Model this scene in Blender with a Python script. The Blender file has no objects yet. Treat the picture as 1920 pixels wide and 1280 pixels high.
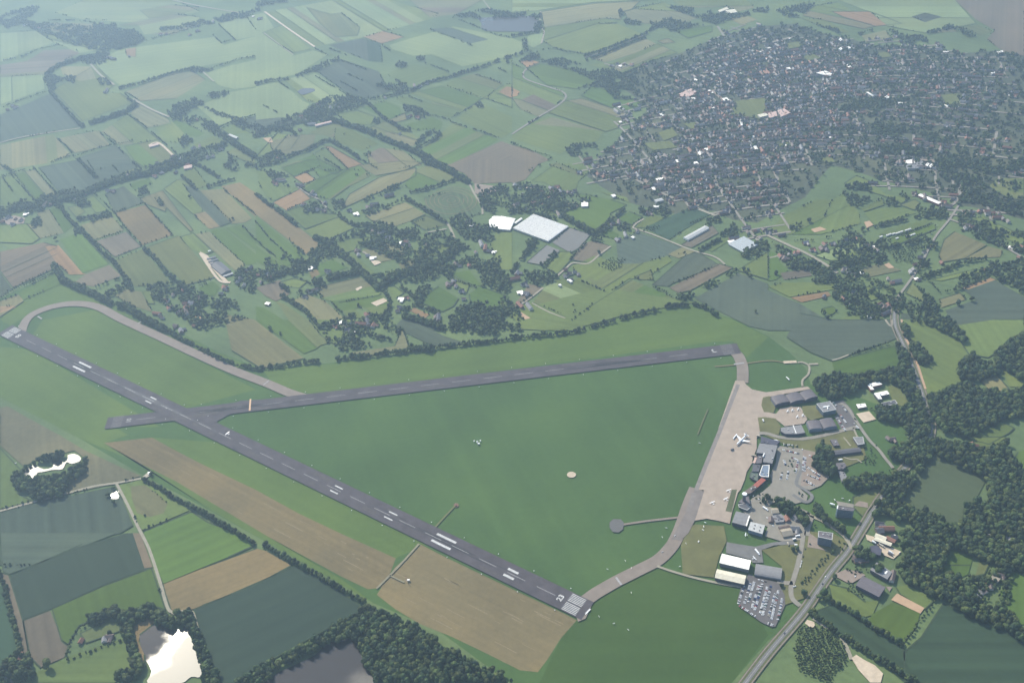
# Aerial view of a small airport with two runways, farmland and a town.
EXPOSURE = 0.74
HAZE_COL = (.53, .75, 1.0)
HAZE_D = 1.36e-4
FIELDS = """
@0 0 4
p 0,250 280,232 380,290 440,310 260,370 0,470
b 0,490 200,460 330,380 560,370 600,400 400,500 330,560 0,580
p 0,580 320,560 340,670 180,730 0,790
q 0,860 150,800 380,700 600,950 200,1030 0,1075
g 400,680 460,640 720,490 860,640 780,700 900,700 1000,770 620,910
s 450,500 680,500 720,590 600,610 470,560
p= 700,485 900,370 1600,280 1680,340 1920,270 1920,420 1500,500 900,640
p 400,100 640,0 1300,0 1500,90 1000,170 640,150
p= 1640,180 1760,140 1920,110 1920,270 1770,300
s 1050,80 1280,40 1500,60 1300,130 1120,140
p 900,190 1300,110 1500,130 1500,180 1300,260 1080,260 1040,190
s 300,190 420,170 700,180 700,240 500,260 380,230
g 280,240 560,300 700,300 800,330 780,370 600,400 420,330
o 940,370 1020,360 1020,430 950,420
s 940,690 1300,550 1450,540 1540,600 1320,740 1050,760
p= 1540,550 1740,490 1920,450 1920,650 1760,670 1640,640
s 980,850 1040,780 1260,890 1280,930 1100,960
p= 1480,800 1740,690 1920,660 1920,850 1640,940 1560,870
b 430,1040 740,980 830,1090 560,1150
s 0,1090 400,1010 530,1160 380,1220 0,1280
q 600,1180 860,1090 950,1160 1000,1230 700,1280 640,1250
G 930,1100 1180,1050 1340,1180 1100,1270 1010,1210
p 760,990 960,860 1200,1060 900,1090
g 1170,960 1290,910 1380,1000 1370,1070 1260,1070
G 1290,910 1340,900 1540,1000 1480,1030 1390,1010
g 1460,1080 1600,1020 1700,1070 1420,1130
q 1760,910 1920,870 1920,990
g 1660,970 1760,930 1880,1000 1720,1010
y 1700,1150 1780,1100 1920,1190 1900,1240
@480 0 4
p= 0,110 60,100 280,420 430,380 540,410 300,560 0,620
p 80,90 600,0 1000,0 1400,120 820,280 450,350
y 380,60 560,110 640,100 780,210 760,270 600,280 480,180
s 1150,0 1700,0 1500,110 1300,130
o 800,280 950,235 1110,280 940,330
q 550,340 800,290 930,330 950,470 840,460 690,400
g 50,250 200,190 410,370 280,400 160,330
p= 1000,340 1160,290 1480,200 1920,290 1920,420 1550,500 1320,410 1180,420 1020,370
q 1310,220 1460,210 1740,300 1600,330
g 1190,480 1400,540 1470,560 1160,660 1050,600 970,560
g 220,600 430,540 700,720 640,740 560,800 470,770 380,760 290,670
p= 0,650 160,620 260,680 350,760 400,780 330,880 0,900
q 460,540 640,450 920,540 1000,690 840,740 680,700
s 1510,590 1650,550 1850,620 1730,740 1400,640
G 1150,700 1400,645 1700,740 1560,830 1340,770
s 1320,770 1560,830 1480,870 1300,830
g 1050,740 1150,720 1300,770 1560,830 1470,880 1330,860 1260,820 1100,780
G 800,810 970,760 1080,800 1090,860 1050,900 960,890
s 1000,900 1120,850 1130,900 1050,920
g 600,860 760,830 900,880 860,940 700,930
G 830,970 960,910 1120,970 1060,1010 900,1010
s 960,1000 1130,970 1220,1040 1180,1100 1000,1040
G 1100,940 1330,880 1400,920 1390,970 1200,980 1130,950
G 1240,1130 1390,1000 1480,920 1820,1050 1440,1250 1340,1190
g= 1510,890 1620,800 1700,780 1920,880 1920,990 1840,1040 1650,960
g 1700,740 1860,640 1920,630 1920,740
o 1820,690 1880,650 1920,660 1920,740
g 1720,740 1800,700 1920,740 1920,810
b= 1440,1240 1840,1060 1920,1090 1920,1280 1480,1280
q 0,900 200,880 330,910 80,1000 0,990
g 160,1000 330,1020 260,1120 80,1160 0,1180
s 100,1060 330,1010 450,1010 430,1080 300,1160 130,1150
s 400,1000 560,910 690,970 640,1040 580,1030
g 600,960 700,970 920,1080 800,1130 700,1100 580,1060
s 930,1110 1100,1130 1240,1240 1000,1280 860,1280 830,1160
o 510,1100 560,1100 810,1240 830,1280 700,1280
g 440,1150 520,1110 700,1280 500,1280
G 200,1250 430,1160 480,1200 560,1250 520,1280 200,1280
@960 0 4
p 0,90 200,80 600,20 1100,0 0,0
s 220,90 600,30 820,20 960,10 900,70 800,100 820,150 700,140 240,210
g 240,210 700,140 790,170 700,180 230,310
g 230,310 640,180 790,180 980,260 560,410 420,380 300,350
p 120,270 230,250 220,330 160,360 110,330
s 840,90 920,70 1150,50 1390,140 1300,170 1000,180 870,150
g 900,70 1140,20 1260,90
G 1220,230 1500,195 1500,240 1320,290
p 1200,0 1750,0 1820,60 1700,90 1600,50 1400,60 1260,50
s 1620,140 1760,120 1840,150 1720,190
s 600,440 1000,290 1080,330 960,390 700,470
g 570,490 760,470 1090,330 1240,400 1000,480 830,550 740,520
s 1090,310 1170,290 1220,320 1130,330
p= 0,290 80,320 70,390 0,420
o 50,460 140,450 210,470 110,510
G 110,520 220,480 540,550 670,610 480,670 260,640
g 0,480 90,520 80,580 260,640 380,690 400,740 330,790 0,660
b 70,750 160,710 330,790 270,840
o 0,660 60,690 40,720 0,730
s 0,740 60,750 290,840 200,880 60,820
g 340,790 400,760 520,740 860,850 800,960 700,990 280,850
G 520,720 600,650 770,700 800,750 900,740 1010,800 840,850
g= 0,1010 210,890 300,870 690,990 640,1060 480,1090 360,1160 0,1040
s 160,935 300,880 680,985 500,960
b= 0,1090 150,1130 280,1200 180,1240 0,1280
@1440 0 4
s 260,120 340,50 520,20 700,130 800,200 720,220
o 480,90 760,90 900,140 1000,180 800,200 560,130
g 250,140 420,150 620,250 560,250 400,200
p 520,0 1400,0 1560,180 1180,250 1060,230 900,200 760,90
q 1080,130 1180,100 1300,130 1180,170
s 700,270 880,230 930,300 740,320
s 1250,250 1350,190 1420,240
y 1450,210 1580,190 1680,240 1600,270
b 1400,0 1920,0 1920,420 1780,400 1640,300 1700,230 1560,150
g 960,290 1000,280 1090,330 1040,340
G 140,330 230,310 260,350 160,370
g 390,1190 480,1180 500,1220 400,1220
y 60,1090 150,1070 140,1110 70,1110
@0 300 4
g 0,130 100,120 290,330 100,370 0,370
G 110,110 180,95 370,300 290,320
s 185,85 260,75 440,280 370,300
q 290,60 600,0 740,130 880,130 700,220 470,270
q 650,0 1000,0 1030,80 930,100 900,130 740,130
y 930,90 1030,60 1030,90 960,110
G 970,180 1120,140 1150,180 1010,230
q 790,260 930,200 1040,290 1080,320 860,400
g 640,300 700,270 810,380 720,400
y 510,360 590,340 640,390 570,430
G 370,370 460,360 560,490 480,550
s 280,400 370,370 480,550 300,590 200,480 320,490
g 0,490 200,480 300,590 240,630 0,620
b 0,690 330,620 430,650 420,810 100,960 0,830
G 450,600 600,540 820,780 620,850
o 340,650 440,640 620,850 650,860 520,860 430,780
b 640,860 820,790 910,870 700,950 560,920
s 610,490 840,420 930,530 710,600
b 720,610 950,540 1060,650 860,730
t 860,400 1090,340 1300,560 1070,640
s 1050,290 1220,230 1450,530 1430,540 1250,360 1240,390 1090,330
g 1230,220 1330,150 1370,150 1500,240 1520,390 1450,410
q 1370,180 1500,230 1740,470 1650,500 1500,350
t 1450,410 1540,390 1650,500 1570,520
s 1500,230 1680,220 1890,440 1840,470 1740,480
t= 1660,200 1800,170 1920,250 1920,430
g 1440,40 1560,190 1480,220 1370,120
y 860,760 1070,670 1280,920 1010,950
y 1090,660 1340,570 1620,880 1400,940
g 1350,580 1450,550 1600,690 1520,720 1420,660
s 1460,560 1570,540 1840,790 1760,830 1620,700
G= 1570,530 1680,510 1920,710 1920,780 1850,790
G= 1690,510 1820,490 1920,590 1920,680
G 140,1000 420,840 460,930 180,1050
q 0,840 90,970 0,1030
s 0,1060 140,1010 180,1060 0,1180
o 0,1100 110,1095 120,1110 0,1150
s 860,1020 940,970 1060,990 1140,1140 1010,1100
g 1070,990 1130,980 1160,1080 1110,1080
G 1490,960 1600,910 1650,960 1610,1020 1520,1020
@480 300 4
G 190,60 400,0 480,0 640,80 600,110 460,60 290,130
o 280,130 370,90 450,150 370,190
G 440,60 480,55 590,110 500,150 440,90
G 300,200 450,150 640,80 780,40 860,120 700,200 560,300 400,260
g 0,90 60,80 150,180 270,200 330,220 130,310 70,270 20,170
o 130,320 330,220 410,290 230,380
t= 0,270 20,260 500,650 370,710 300,640 0,410
g 220,390 330,350 450,400 610,410 620,430 370,520
g 370,530 620,430 740,510 540,600 430,580
G= 0,420 330,690 370,740 230,800 0,620
G= 0,640 220,800 160,850 0,760
s 640,370 700,260 930,130 1200,60 1200,120 1020,210 860,270
s 760,40 1100,10 1250,20 1120,80 900,120
G 1110,190 1200,80 1290,40 1500,130 1420,170 1190,240
b= 1400,40 1700,0 1920,0 1920,170 1640,180 1560,100
s 820,420 1120,320 1270,410 1160,460 1040,500 870,460
y 1170,470 1280,420 1430,490 1270,530
m 1260,280 1470,240 1640,290 1700,400 1600,430 1400,440 1280,380
g 600,620 730,590 850,580 760,640 740,680 660,700
s 800,680 1000,620 1180,660 1060,740 930,770 850,730
g 1180,680 1280,620 1480,640 1380,710 1200,770
s 1070,780 1180,740 1210,790 1100,840
g 660,710 720,700 900,850 830,870 760,780
G 450,790 580,750 690,810 520,860 440,890 400,870
t 400,840 460,820 480,860 420,890
g 180,920 280,890 390,910 330,960 200,950
b 0,960 180,900 250,1010 150,1060 70,1020
s 440,960 780,880 940,1000 920,1020 620,1070 520,1050
g 560,1060 930,1010 1000,1080 970,1170 880,1160 790,1090 740,1120 820,1190 700,1180
g 980,950 1040,950 1110,1000 1050,1040
G 1210,1060 1370,950 1520,1040 1480,1100 1400,1140
o 1150,1130 1190,1110 1300,1160 1270,1190
g 1430,880 1470,870 1600,940 1580,1000
G 1460,850 1600,830 1690,940 1650,950
G 1600,1010 1680,950 1900,1030 1820,1100 1690,1150 1610,1100
q= 1040,1250 1110,1180 1440,1280 1050,1280
s 270,1060 380,1010 520,1060 650,1180 560,1280 500,1260 380,1110
y= 150,1060 210,1080 500,1280 300,1280
G= 0,1100 60,1110 330,1280 0,1280
g 1800,550 1920,540 1920,830 1810,820 1760,640
@960 300 4
b= 0,-20 240,-20 100,150 0,180
g 150,160 330,30 600,30 630,50 500,160 480,220 400,240 340,220 240,170
y 280,40 330,20 530,100 500,120
G 480,250 640,280 740,300 860,340 740,400 730,450 600,540 400,450 360,400 430,380 560,340
g 660,240 860,280 880,320 740,270
g 230,370 330,380 340,430 260,410
t 420,320 500,350 480,370 410,350
n 300,620 430,510 590,560 510,660 440,700
n 110,770 260,640 360,680 220,790
b 430,750 540,620 620,610 740,650 640,720 560,770
g 250,810 360,690 430,690 470,720 340,860
G 680,570 730,520 800,560 780,600
G 790,450 880,390 980,430 900,490
g 920,510 990,450 1060,410 1140,440 1000,510
d 990,510 1340,360 1500,400 1300,520 1180,600
b 1270,640 1500,490 1550,550 1350,660
g 1420,650 1570,590 1700,560 1500,690
Q 780,620 940,540 1360,690 1180,720 960,780 800,780
g 450,800 620,720 800,780 960,780 1170,720 1200,760 1000,890 880,890 720,1000 500,900
s 1170,710 1290,650 1370,690 1250,740
Q 1050,940 1300,720 1390,690 1550,790 1200,930 1170,950
b 1180,960 1550,780 1620,800 1660,810 1340,980 1250,1000
g 160,1070 240,960 340,900 500,900 720,1000 640,1040 560,1130 400,1180
b 240,1100 340,1040 440,1100 480,1130 420,1180
b 440,1090 470,1040 560,990 660,1020 520,1100
y 560,890 600,890 730,980 690,1000
g 560,1120 900,900 1060,970 1270,1060 1080,1110 740,1190 600,1240 430,1220
y 920,880 1040,830 1060,900 960,900
b 0,1120 130,930 230,960 60,1080
g= 0,1130 160,1070 400,1190 560,1240 500,1280 200,1280
Q= 1370,1040 1700,850 1920,930 1920,1280 1780,1250 1560,1140
g 1690,830 1920,690 1920,900
@1440 300 4
g 0,540 120,420 360,300 500,300 680,390 690,470 400,560 100,560
s 480,300 560,260 680,390 690,480 480,540 360,560
g 570,180 660,120 760,160 820,210 880,260 1060,290 1000,330 860,270
g 700,370 860,290 870,340 720,390
g 720,400 880,360 1030,360 1110,400 800,490
y 990,340 1100,300 1140,320 1100,380
g 830,560 900,520 1190,450 1230,470 1000,560
G 900,600 1240,480 1260,520 940,650
g 350,720 700,590 820,700 700,740 480,760
G 0,690 100,700 80,760 150,830 60,900 0,910
b 90,850 300,820 330,870 120,900
g 0,950 130,920 310,920 480,920 510,970 160,1030
o 170,1035 450,990 470,1020 250,1070
G 400,1120 480,1100 520,1130 470,1170
Q= 0,980 240,1080 440,1200 200,1280 0,1280
g= 480,1220 660,1150 850,1180 930,1250 900,1280 460,1280
s 620,820 880,780 1000,830 760,880
s 1280,720 1320,600 1400,540 1640,640 1480,740 1300,770
s 1480,740 1650,650 1760,680 1740,730
g 1520,440 1620,430 1920,580 1920,660 1780,590
y 1650,200 1720,140 1920,140 1920,310 1780,280
g 1800,240 1870,150 1920,160 1920,250
g 1230,900 1560,820 1600,840 1300,910
s 1280,1050 1440,1000 1480,1050 1300,1110
Q 1460,970 1680,890 1800,960 1920,1030 1920,1280 1400,1280 1330,1130 1560,1050
o 1450,960 1670,885 1710,900 1500,975
y 1030,1000 1080,920 1190,1040 1170,1070
g 700,970 760,950 830,1040 770,1060
q= 1000,1150 1080,1160 1300,1280 980,1280
@1560 600 4.922
Q 0,0 550,0 600,170 500,210 300,280 100,350 0,380 -200,300 -420,160 -300,-60
G 0,390 580,240 640,430 200,510 40,550
g= 640,0 850,0 1240,200 1260,330 1140,460 1200,580 880,720 760,430 920,400 900,340 700,150
g 1100,60 1500,0 1772,0 1772,110 1640,170 1500,310 1440,350 1260,320
s 1370,560 1520,510 1650,660 1480,680
g 1570,460 1772,590 1772,620 1640,620
y 520,610 590,610 720,760 640,800 560,770
g 1250,1100 1560,940 1680,1000 1640,1040 1450,1150
@1560 820 5.333
r 810,390 890,360 1010,180 1540,430 1430,640 1320,680 1300,860 1230,880 680,650
G 1810,230 1860,150 1920,130 1920,330
g 1340,40 1380,0 1740,0 1640,80 1460,130
y 210,600 420,510 500,520 470,620 310,800 210,700
G 1150,1100 1330,1160 1410,1200 1380,1280 1140,1280
@1500 1020 4.571
G 1270,30 1400,70 1480,120 1440,260 1380,290 1260,260 1180,320
y 1540,150 1630,150 1580,260 1500,280
G 1820,230 1920,270 1920,690 1880,690 1760,560 1700,440
d 890,930 1040,800 1230,510 1920,840 1920,1189 900,1189
d 100,590 280,520 570,690 880,890 900,1000 1000,1189 900,1189 600,940
g 240,340 400,380 560,500 680,480 620,610 500,640 280,500
G 620,600 800,500 1030,590 1000,700 880,860 740,780 560,690
g 820,370 920,350 1160,470 1070,560 860,430
@0 740 4
k 0,100 60,90 200,170 440,300 640,420 920,550 1060,610 880,665 480,750 520,640 640,560 640,480 560,420 300,480 180,540 0,380
g 0,400 170,580 110,640 130,740 240,800 0,860
q 0,890 240,820 480,770 860,690 920,790 1000,980 900,1040 620,1120 260,1280 0,1280
g 890,680 1060,640 1180,690 1420,870 1070,1020 1000,900
s 980,690 1090,680 1200,760 1260,820 1230,890 1120,920 1030,890 990,780
@0 1000 4.571
q 0,0 1000,0 560,170 80,350 30,330
e 80,370 560,150 1080,0 1200,0 1310,290 900,440 460,640 200,740
b 1140,0 1205,0 1310,290 1240,300
G 450,650 900,450 1300,300 1420,660 1350,630 1200,700 900,660 780,750 680,790 580,960 530,920
b 200,750 430,660 540,920 590,960 560,1060 350,1150 250,1050
b 10,340 80,360 200,750 260,1060 200,1030 120,700
d 0,450 40,450 150,1040 0,1130
g 570,1060 1060,900 1110,960 1160,1190 980,1280 310,1280 300,1200 480,1110
y 690,860 900,760 1050,770 1050,830 740,940
t 1150,800 1260,730 1340,765 1200,870 1190,930 1240,1040 1250,1150 1200,1060
@440 600 4
s -80,-40 150,0 520,290 330,335 200,365 -20,230
G= 160,0 400,0 620,215 520,255
y= 400,0 560,0 760,160 650,190 620,210
g 560,0 900,0 900,60 760,190 650,120
s 850,250 1200,200 1260,60 1310,210 1000,270
q= 1200,60 1330,0 1560,120 1750,180 1500,195 1420,165
@880 540 4.364
g= 330,200 700,100 1100,0 1850,120 1300,215 960,310 620,350 430,340
@0 0 1
G 270,997 360,960 390,980 450,1002 480,1022 428,1045 390,1060 306,1095 290,1060 282,1035
t 306,1096 380,1066 481,1029 502,1034 548,1060 474,1100 380,1135 363,1142 322,1147 311,1115
e 364,1143 380,1137 553,1062 605,1085 682,1141 656,1158 591,1191 474,1257 448,1285 392,1290 392,1226 380,1196
"""
AIRGRASS = """
@0 0 1
492,692 620,682 800,662 1000,629 1150,599 1260,573 1300,574 1380,602 1440,632 1400,670 1375,640 1340,640 900,700 560,742 510,718
60,534 115,522 200,564 290,602 400,657 490,694 440,690 300,625 190,570 110,566 50,592 20,610 0,600
0,650 60,655 200,740 300,800 215,800 240,815 195,830 262,868 400,958 560,1050 700,1130 640,1085 500,1004 400,944 330,902 262,868 150,822 0,745
285,820 420,830 560,900 800,1020 742,1046 640,1000 560,962 480,918 375,868 325,842
1090,1150 1120,1120 1230,1065 1400,1110 1440,1190 1370,1282 1010,1282 1060,1180
80,600 180,580 300,640 480,730 350,765 290,760 60,630
"""
# rough mown hay on the airfield
HAY = """
@0 0 1
195,830 285,820 325,842 375,868 480,918 560,962 640,1000 742,1046 722,1100 690,1104 640,1080 500,1004 400,944 330,902 262,868
@740 980 4.174
205,168 400,268 1000,555 1320,705 1425,760 1300,900 1200,1060 1120,1165 980,1150 700,1010 450,890 200,790 0,670 -140,560 0,350
"""
AIRFIELD = "0,560 60,532 115,520 200,562 290,600 400,655 490,692 620,680 800,660 1000,627 1150,597 1260,571 1300,572 1380,600 1440,630 1480,660 1510,690 1520,720 1600,740 1700,780 1700,880 1640,960 1600,1010 1540,1090 1480,1170 1440,1200 1370,1282 960,1282 820,1180 700,1130 560,1050 400,960 270,892 150,822 0,745"
# class of line: h light hedge, H treeline, D double treeline
HEDGES = """
@0 0 4
h 370,150 580,150 720,170
h 330,200 420,270 440,290
h 30,450 180,420 280,370 440,330 560,320 680,300
D 350,560 440,490 600,440 800,400
h 30,800 180,740 360,680
H 380,690 500,820 620,950
D 620,940 760,900 940,840 1030,780
H 900,660 1100,610 1280,550 1440,510
h 1500,540 1600,500 1720,470 1780,440 1920,420
h 940,700 1000,760
h 950,850 1060,920 1200,1040 1340,1160
h 390,1220 470,1180 600,1160 760,1100 920,1070 1030,1040
h 430,1040 500,1090 560,1180 680,1280
h 760,1000 880,1090 930,1150
h 1010,1220 1070,1270
H 1130,1260 1300,1200 1480,1130 1700,1080
h 1640,960 1760,900 1920,860
D 1690,1030 1920,1180
h 1100,300 1300,250 1480,200 1620,160 1760,140 1900,110
h 1600,260 1660,320 1760,290
h 1640,180 1770,300
h 1840,110 1920,220
@480 0 4
h 1480,130 1640,190 1800,260 1920,280
H 0,630 100,600 240,590
h 160,600 240,660
h 440,360 540,410
h 550,360 680,410
h 640,450 830,520
h 950,340 1010,380
h 1270,470 1380,510 1500,560
H 1160,680 1280,620 1440,580 1560,540 1700,500 1830,450 1920,420
h 680,550 820,610
h 640,610 780,690
h 450,570 690,710
H 860,740 980,720 1150,680
H 680,710 850,780 950,880 1100,970 1170,980
h 1300,860 1400,880 1460,900
h 1460,910 1640,970 1820,1030
h 1150,720 1250,760
D 540,890 700,940 830,980 1000,1060 1130,1110 1260,1170 1400,1250 1500,1300
H 1200,1080 1260,1020 1330,980 1390,1010 1330,1050 1190,1120
H 240,1170 400,1120 500,1060 570,1050
H 570,1060 700,1130 780,1190
h 430,1150 560,1210 640,1270
h 780,1190 910,1260
h 0,1010 180,960 330,900
H 180,960 270,980 300,1010
h 1640,555 1760,590 1830,620
h 1820,510 1900,550
h 1470,880 1620,800
h 1310,220 1420,260 1500,290
h 1540,310 1620,340
h 60,790 160,840
@960 0 4
H 0,270 120,250 200,230
h 210,460 340,470
h 230,370 330,360 420,390 540,400
H 540,420 700,370 850,310 1000,250 1090,190
H 560,450 720,390 860,330 1000,280
h 880,800 1010,810
h 0,1070 150,1130 300,1170
h 300,1180 200,1240 130,1280
h 130,920 200,880
@0 300 4
h 0,120 260,50
H 20,40 100,80
h 90,110 290,330
h 260,60 460,280
h 20,130 100,230
H 0,390 130,360 260,350 450,310
D 450,300 560,280 720,220 900,150 1130,100 1300,40 1480,0
H 450,320 500,420 580,500 640,540
H 580,440 700,420 840,390
H 630,540 760,680 860,770 960,900 1000,980
h 690,230 760,290 860,390 930,490 1070,640
H 1080,660 1180,750 1250,840 1340,920 1390,960
h 860,390 1090,320
h 1090,330 1170,420 1300,560
h 1000,20 1060,60
H 600,0 720,130
h 850,40 910,110
H 1370,120 1480,220
H 1440,20 1500,40 1650,130
H 1560,200 1680,160 1760,140
h 1680,220 1850,350 1920,410
h 1820,490 1920,600
h 710,600 930,530
D 410,790 470,900 600,960 720,1010 820,1070 960,1110 1100,1200 1250,1280
h 0,1040 100,970 250,910 430,830
h 1390,960 1450,930 1560,910 1640,890
@270 590 1
H 0,0 30,20 70,45 110,65 150,85 190,97 222,102
@440 600 4
H 200,360 330,345 480,320 640,310
H 770,290 980,270 1200,240 1290,240
D 1310,215 1400,215 1500,215
H 1520,200 1720,180 1920,160
@880 540 4.364
H 0,455 200,430 420,400 640,380 860,355 980,320
H 980,320 1130,280 1300,230 1500,180 1700,140 1850,130
H 1850,130 1960,175 2040,230
@480 300 4
h 300,180 420,260 480,310 560,380 620,410
H 0,250 70,310 200,400 310,490
h 240,370 330,330
H 620,410 700,470 800,500 880,490
D 440,580 560,630 640,700 760,800 860,900 930,970
h 0,460 100,580 230,700
h 0,590 80,670 150,720
D 930,960 1100,840 1280,810 1420,730 1500,660
H 1130,290 1280,380 1430,470
H 1160,240 1300,210 1480,150 1550,110
D 1270,20 1400,50 1500,110 1600,170
H 1250,0 1300,20 1400,40
h 1260,440 1160,470
D 430,920 620,870 770,840
H 190,940 260,990 420,990 520,940 440,900
H 200,1020 360,1120 490,1260
h 440,990 520,1060
h 560,1060 650,1150
h 770,1090 830,1130 900,1180
H 960,970 1010,1060 1000,1130 940,1190
H 1090,950 1180,1020 1240,1080
H 1100,1130 1200,1080 1370,1140
D 1110,1170 1250,1210 1440,1270
h 1430,880 1560,920 1660,950
h 750,110 840,110
H 160,870 330,770 430,770
h 340,890 420,930
@960 300 4
H 0,840 70,740 180,600
D 330,350 400,430 560,520 620,550
H 620,550 720,470 860,350
H 130,390 330,440
H 220,790 340,690 360,680
h 440,740 560,620
h 780,470 890,490
h 1340,470 1500,410
H 1400,680 1560,590
h 1060,950 1170,990 1270,1050
h 1740,830 1780,880
@1440 300 4
H 800,500 960,460 1180,410
h 200,600 340,600 480,570
H 910,650 1100,610 1180,580
h 1000,560 1220,480
h 900,600 1240,540
H 1150,880 1300,830 1440,770 1640,730
h 1200,900 1300,1000
@1560 600 4.922
h 160,320 280,280 350,255 520,210
@1500 1020 4.571
H 100,590 300,740 450,850 700,1000 900,1130 1000,1189
"""
# rows whose trees are things of their own: name of the row, its two ends and its neighbours
ROWS = """
@0 740 4
H|hay-strip hedgerow|farm-track end 1080,640 1200,700 1280,755 1450,850 1560,900 1640,960 1800,1050 1920,1120
@380 980 4.267
H|dark-crop hedgerow|upper end 500,180 640,262 750,325 960,445 1150,550 1310,655
@0 1000 4.571
H|left-edge tree row|upper end 0,330 50,470 100,680 150,880 190,1040
H|belt north of the brown pond|west end 780,750 860,700 950,670 1040,690 1150,680 1300,640 1400,690 1500,760 1640,690
H|belt east of the brown pond|upper end 1640,690 1690,830 1750,960 1790,1090 1850,1200 1860,1290
H|belt west of the brown pond|upper end 1090,740 1120,860 1150,960 1190,1070 1130,1190 1050,1270
h|paddock garden hedge|upper end 760,760 660,830 600,940 570,1060
h|thin hedge below the paddock|west end 590,1080 800,1000 1060,905
@1500 1020 4.571
H|row between two green fields|road end 280,500 500,620 620,720 760,800 880,870
h|row beside the orange arena|upper end 1150,490 1060,620 990,700 960,750 900,820
@0 740 4
H|ring round the white pond|north end 640,480 650,560 580,610 520,650 470,700 400,740 300,750 200,720 130,690 110,620 180,570 270,510 380,460
"""
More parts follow.
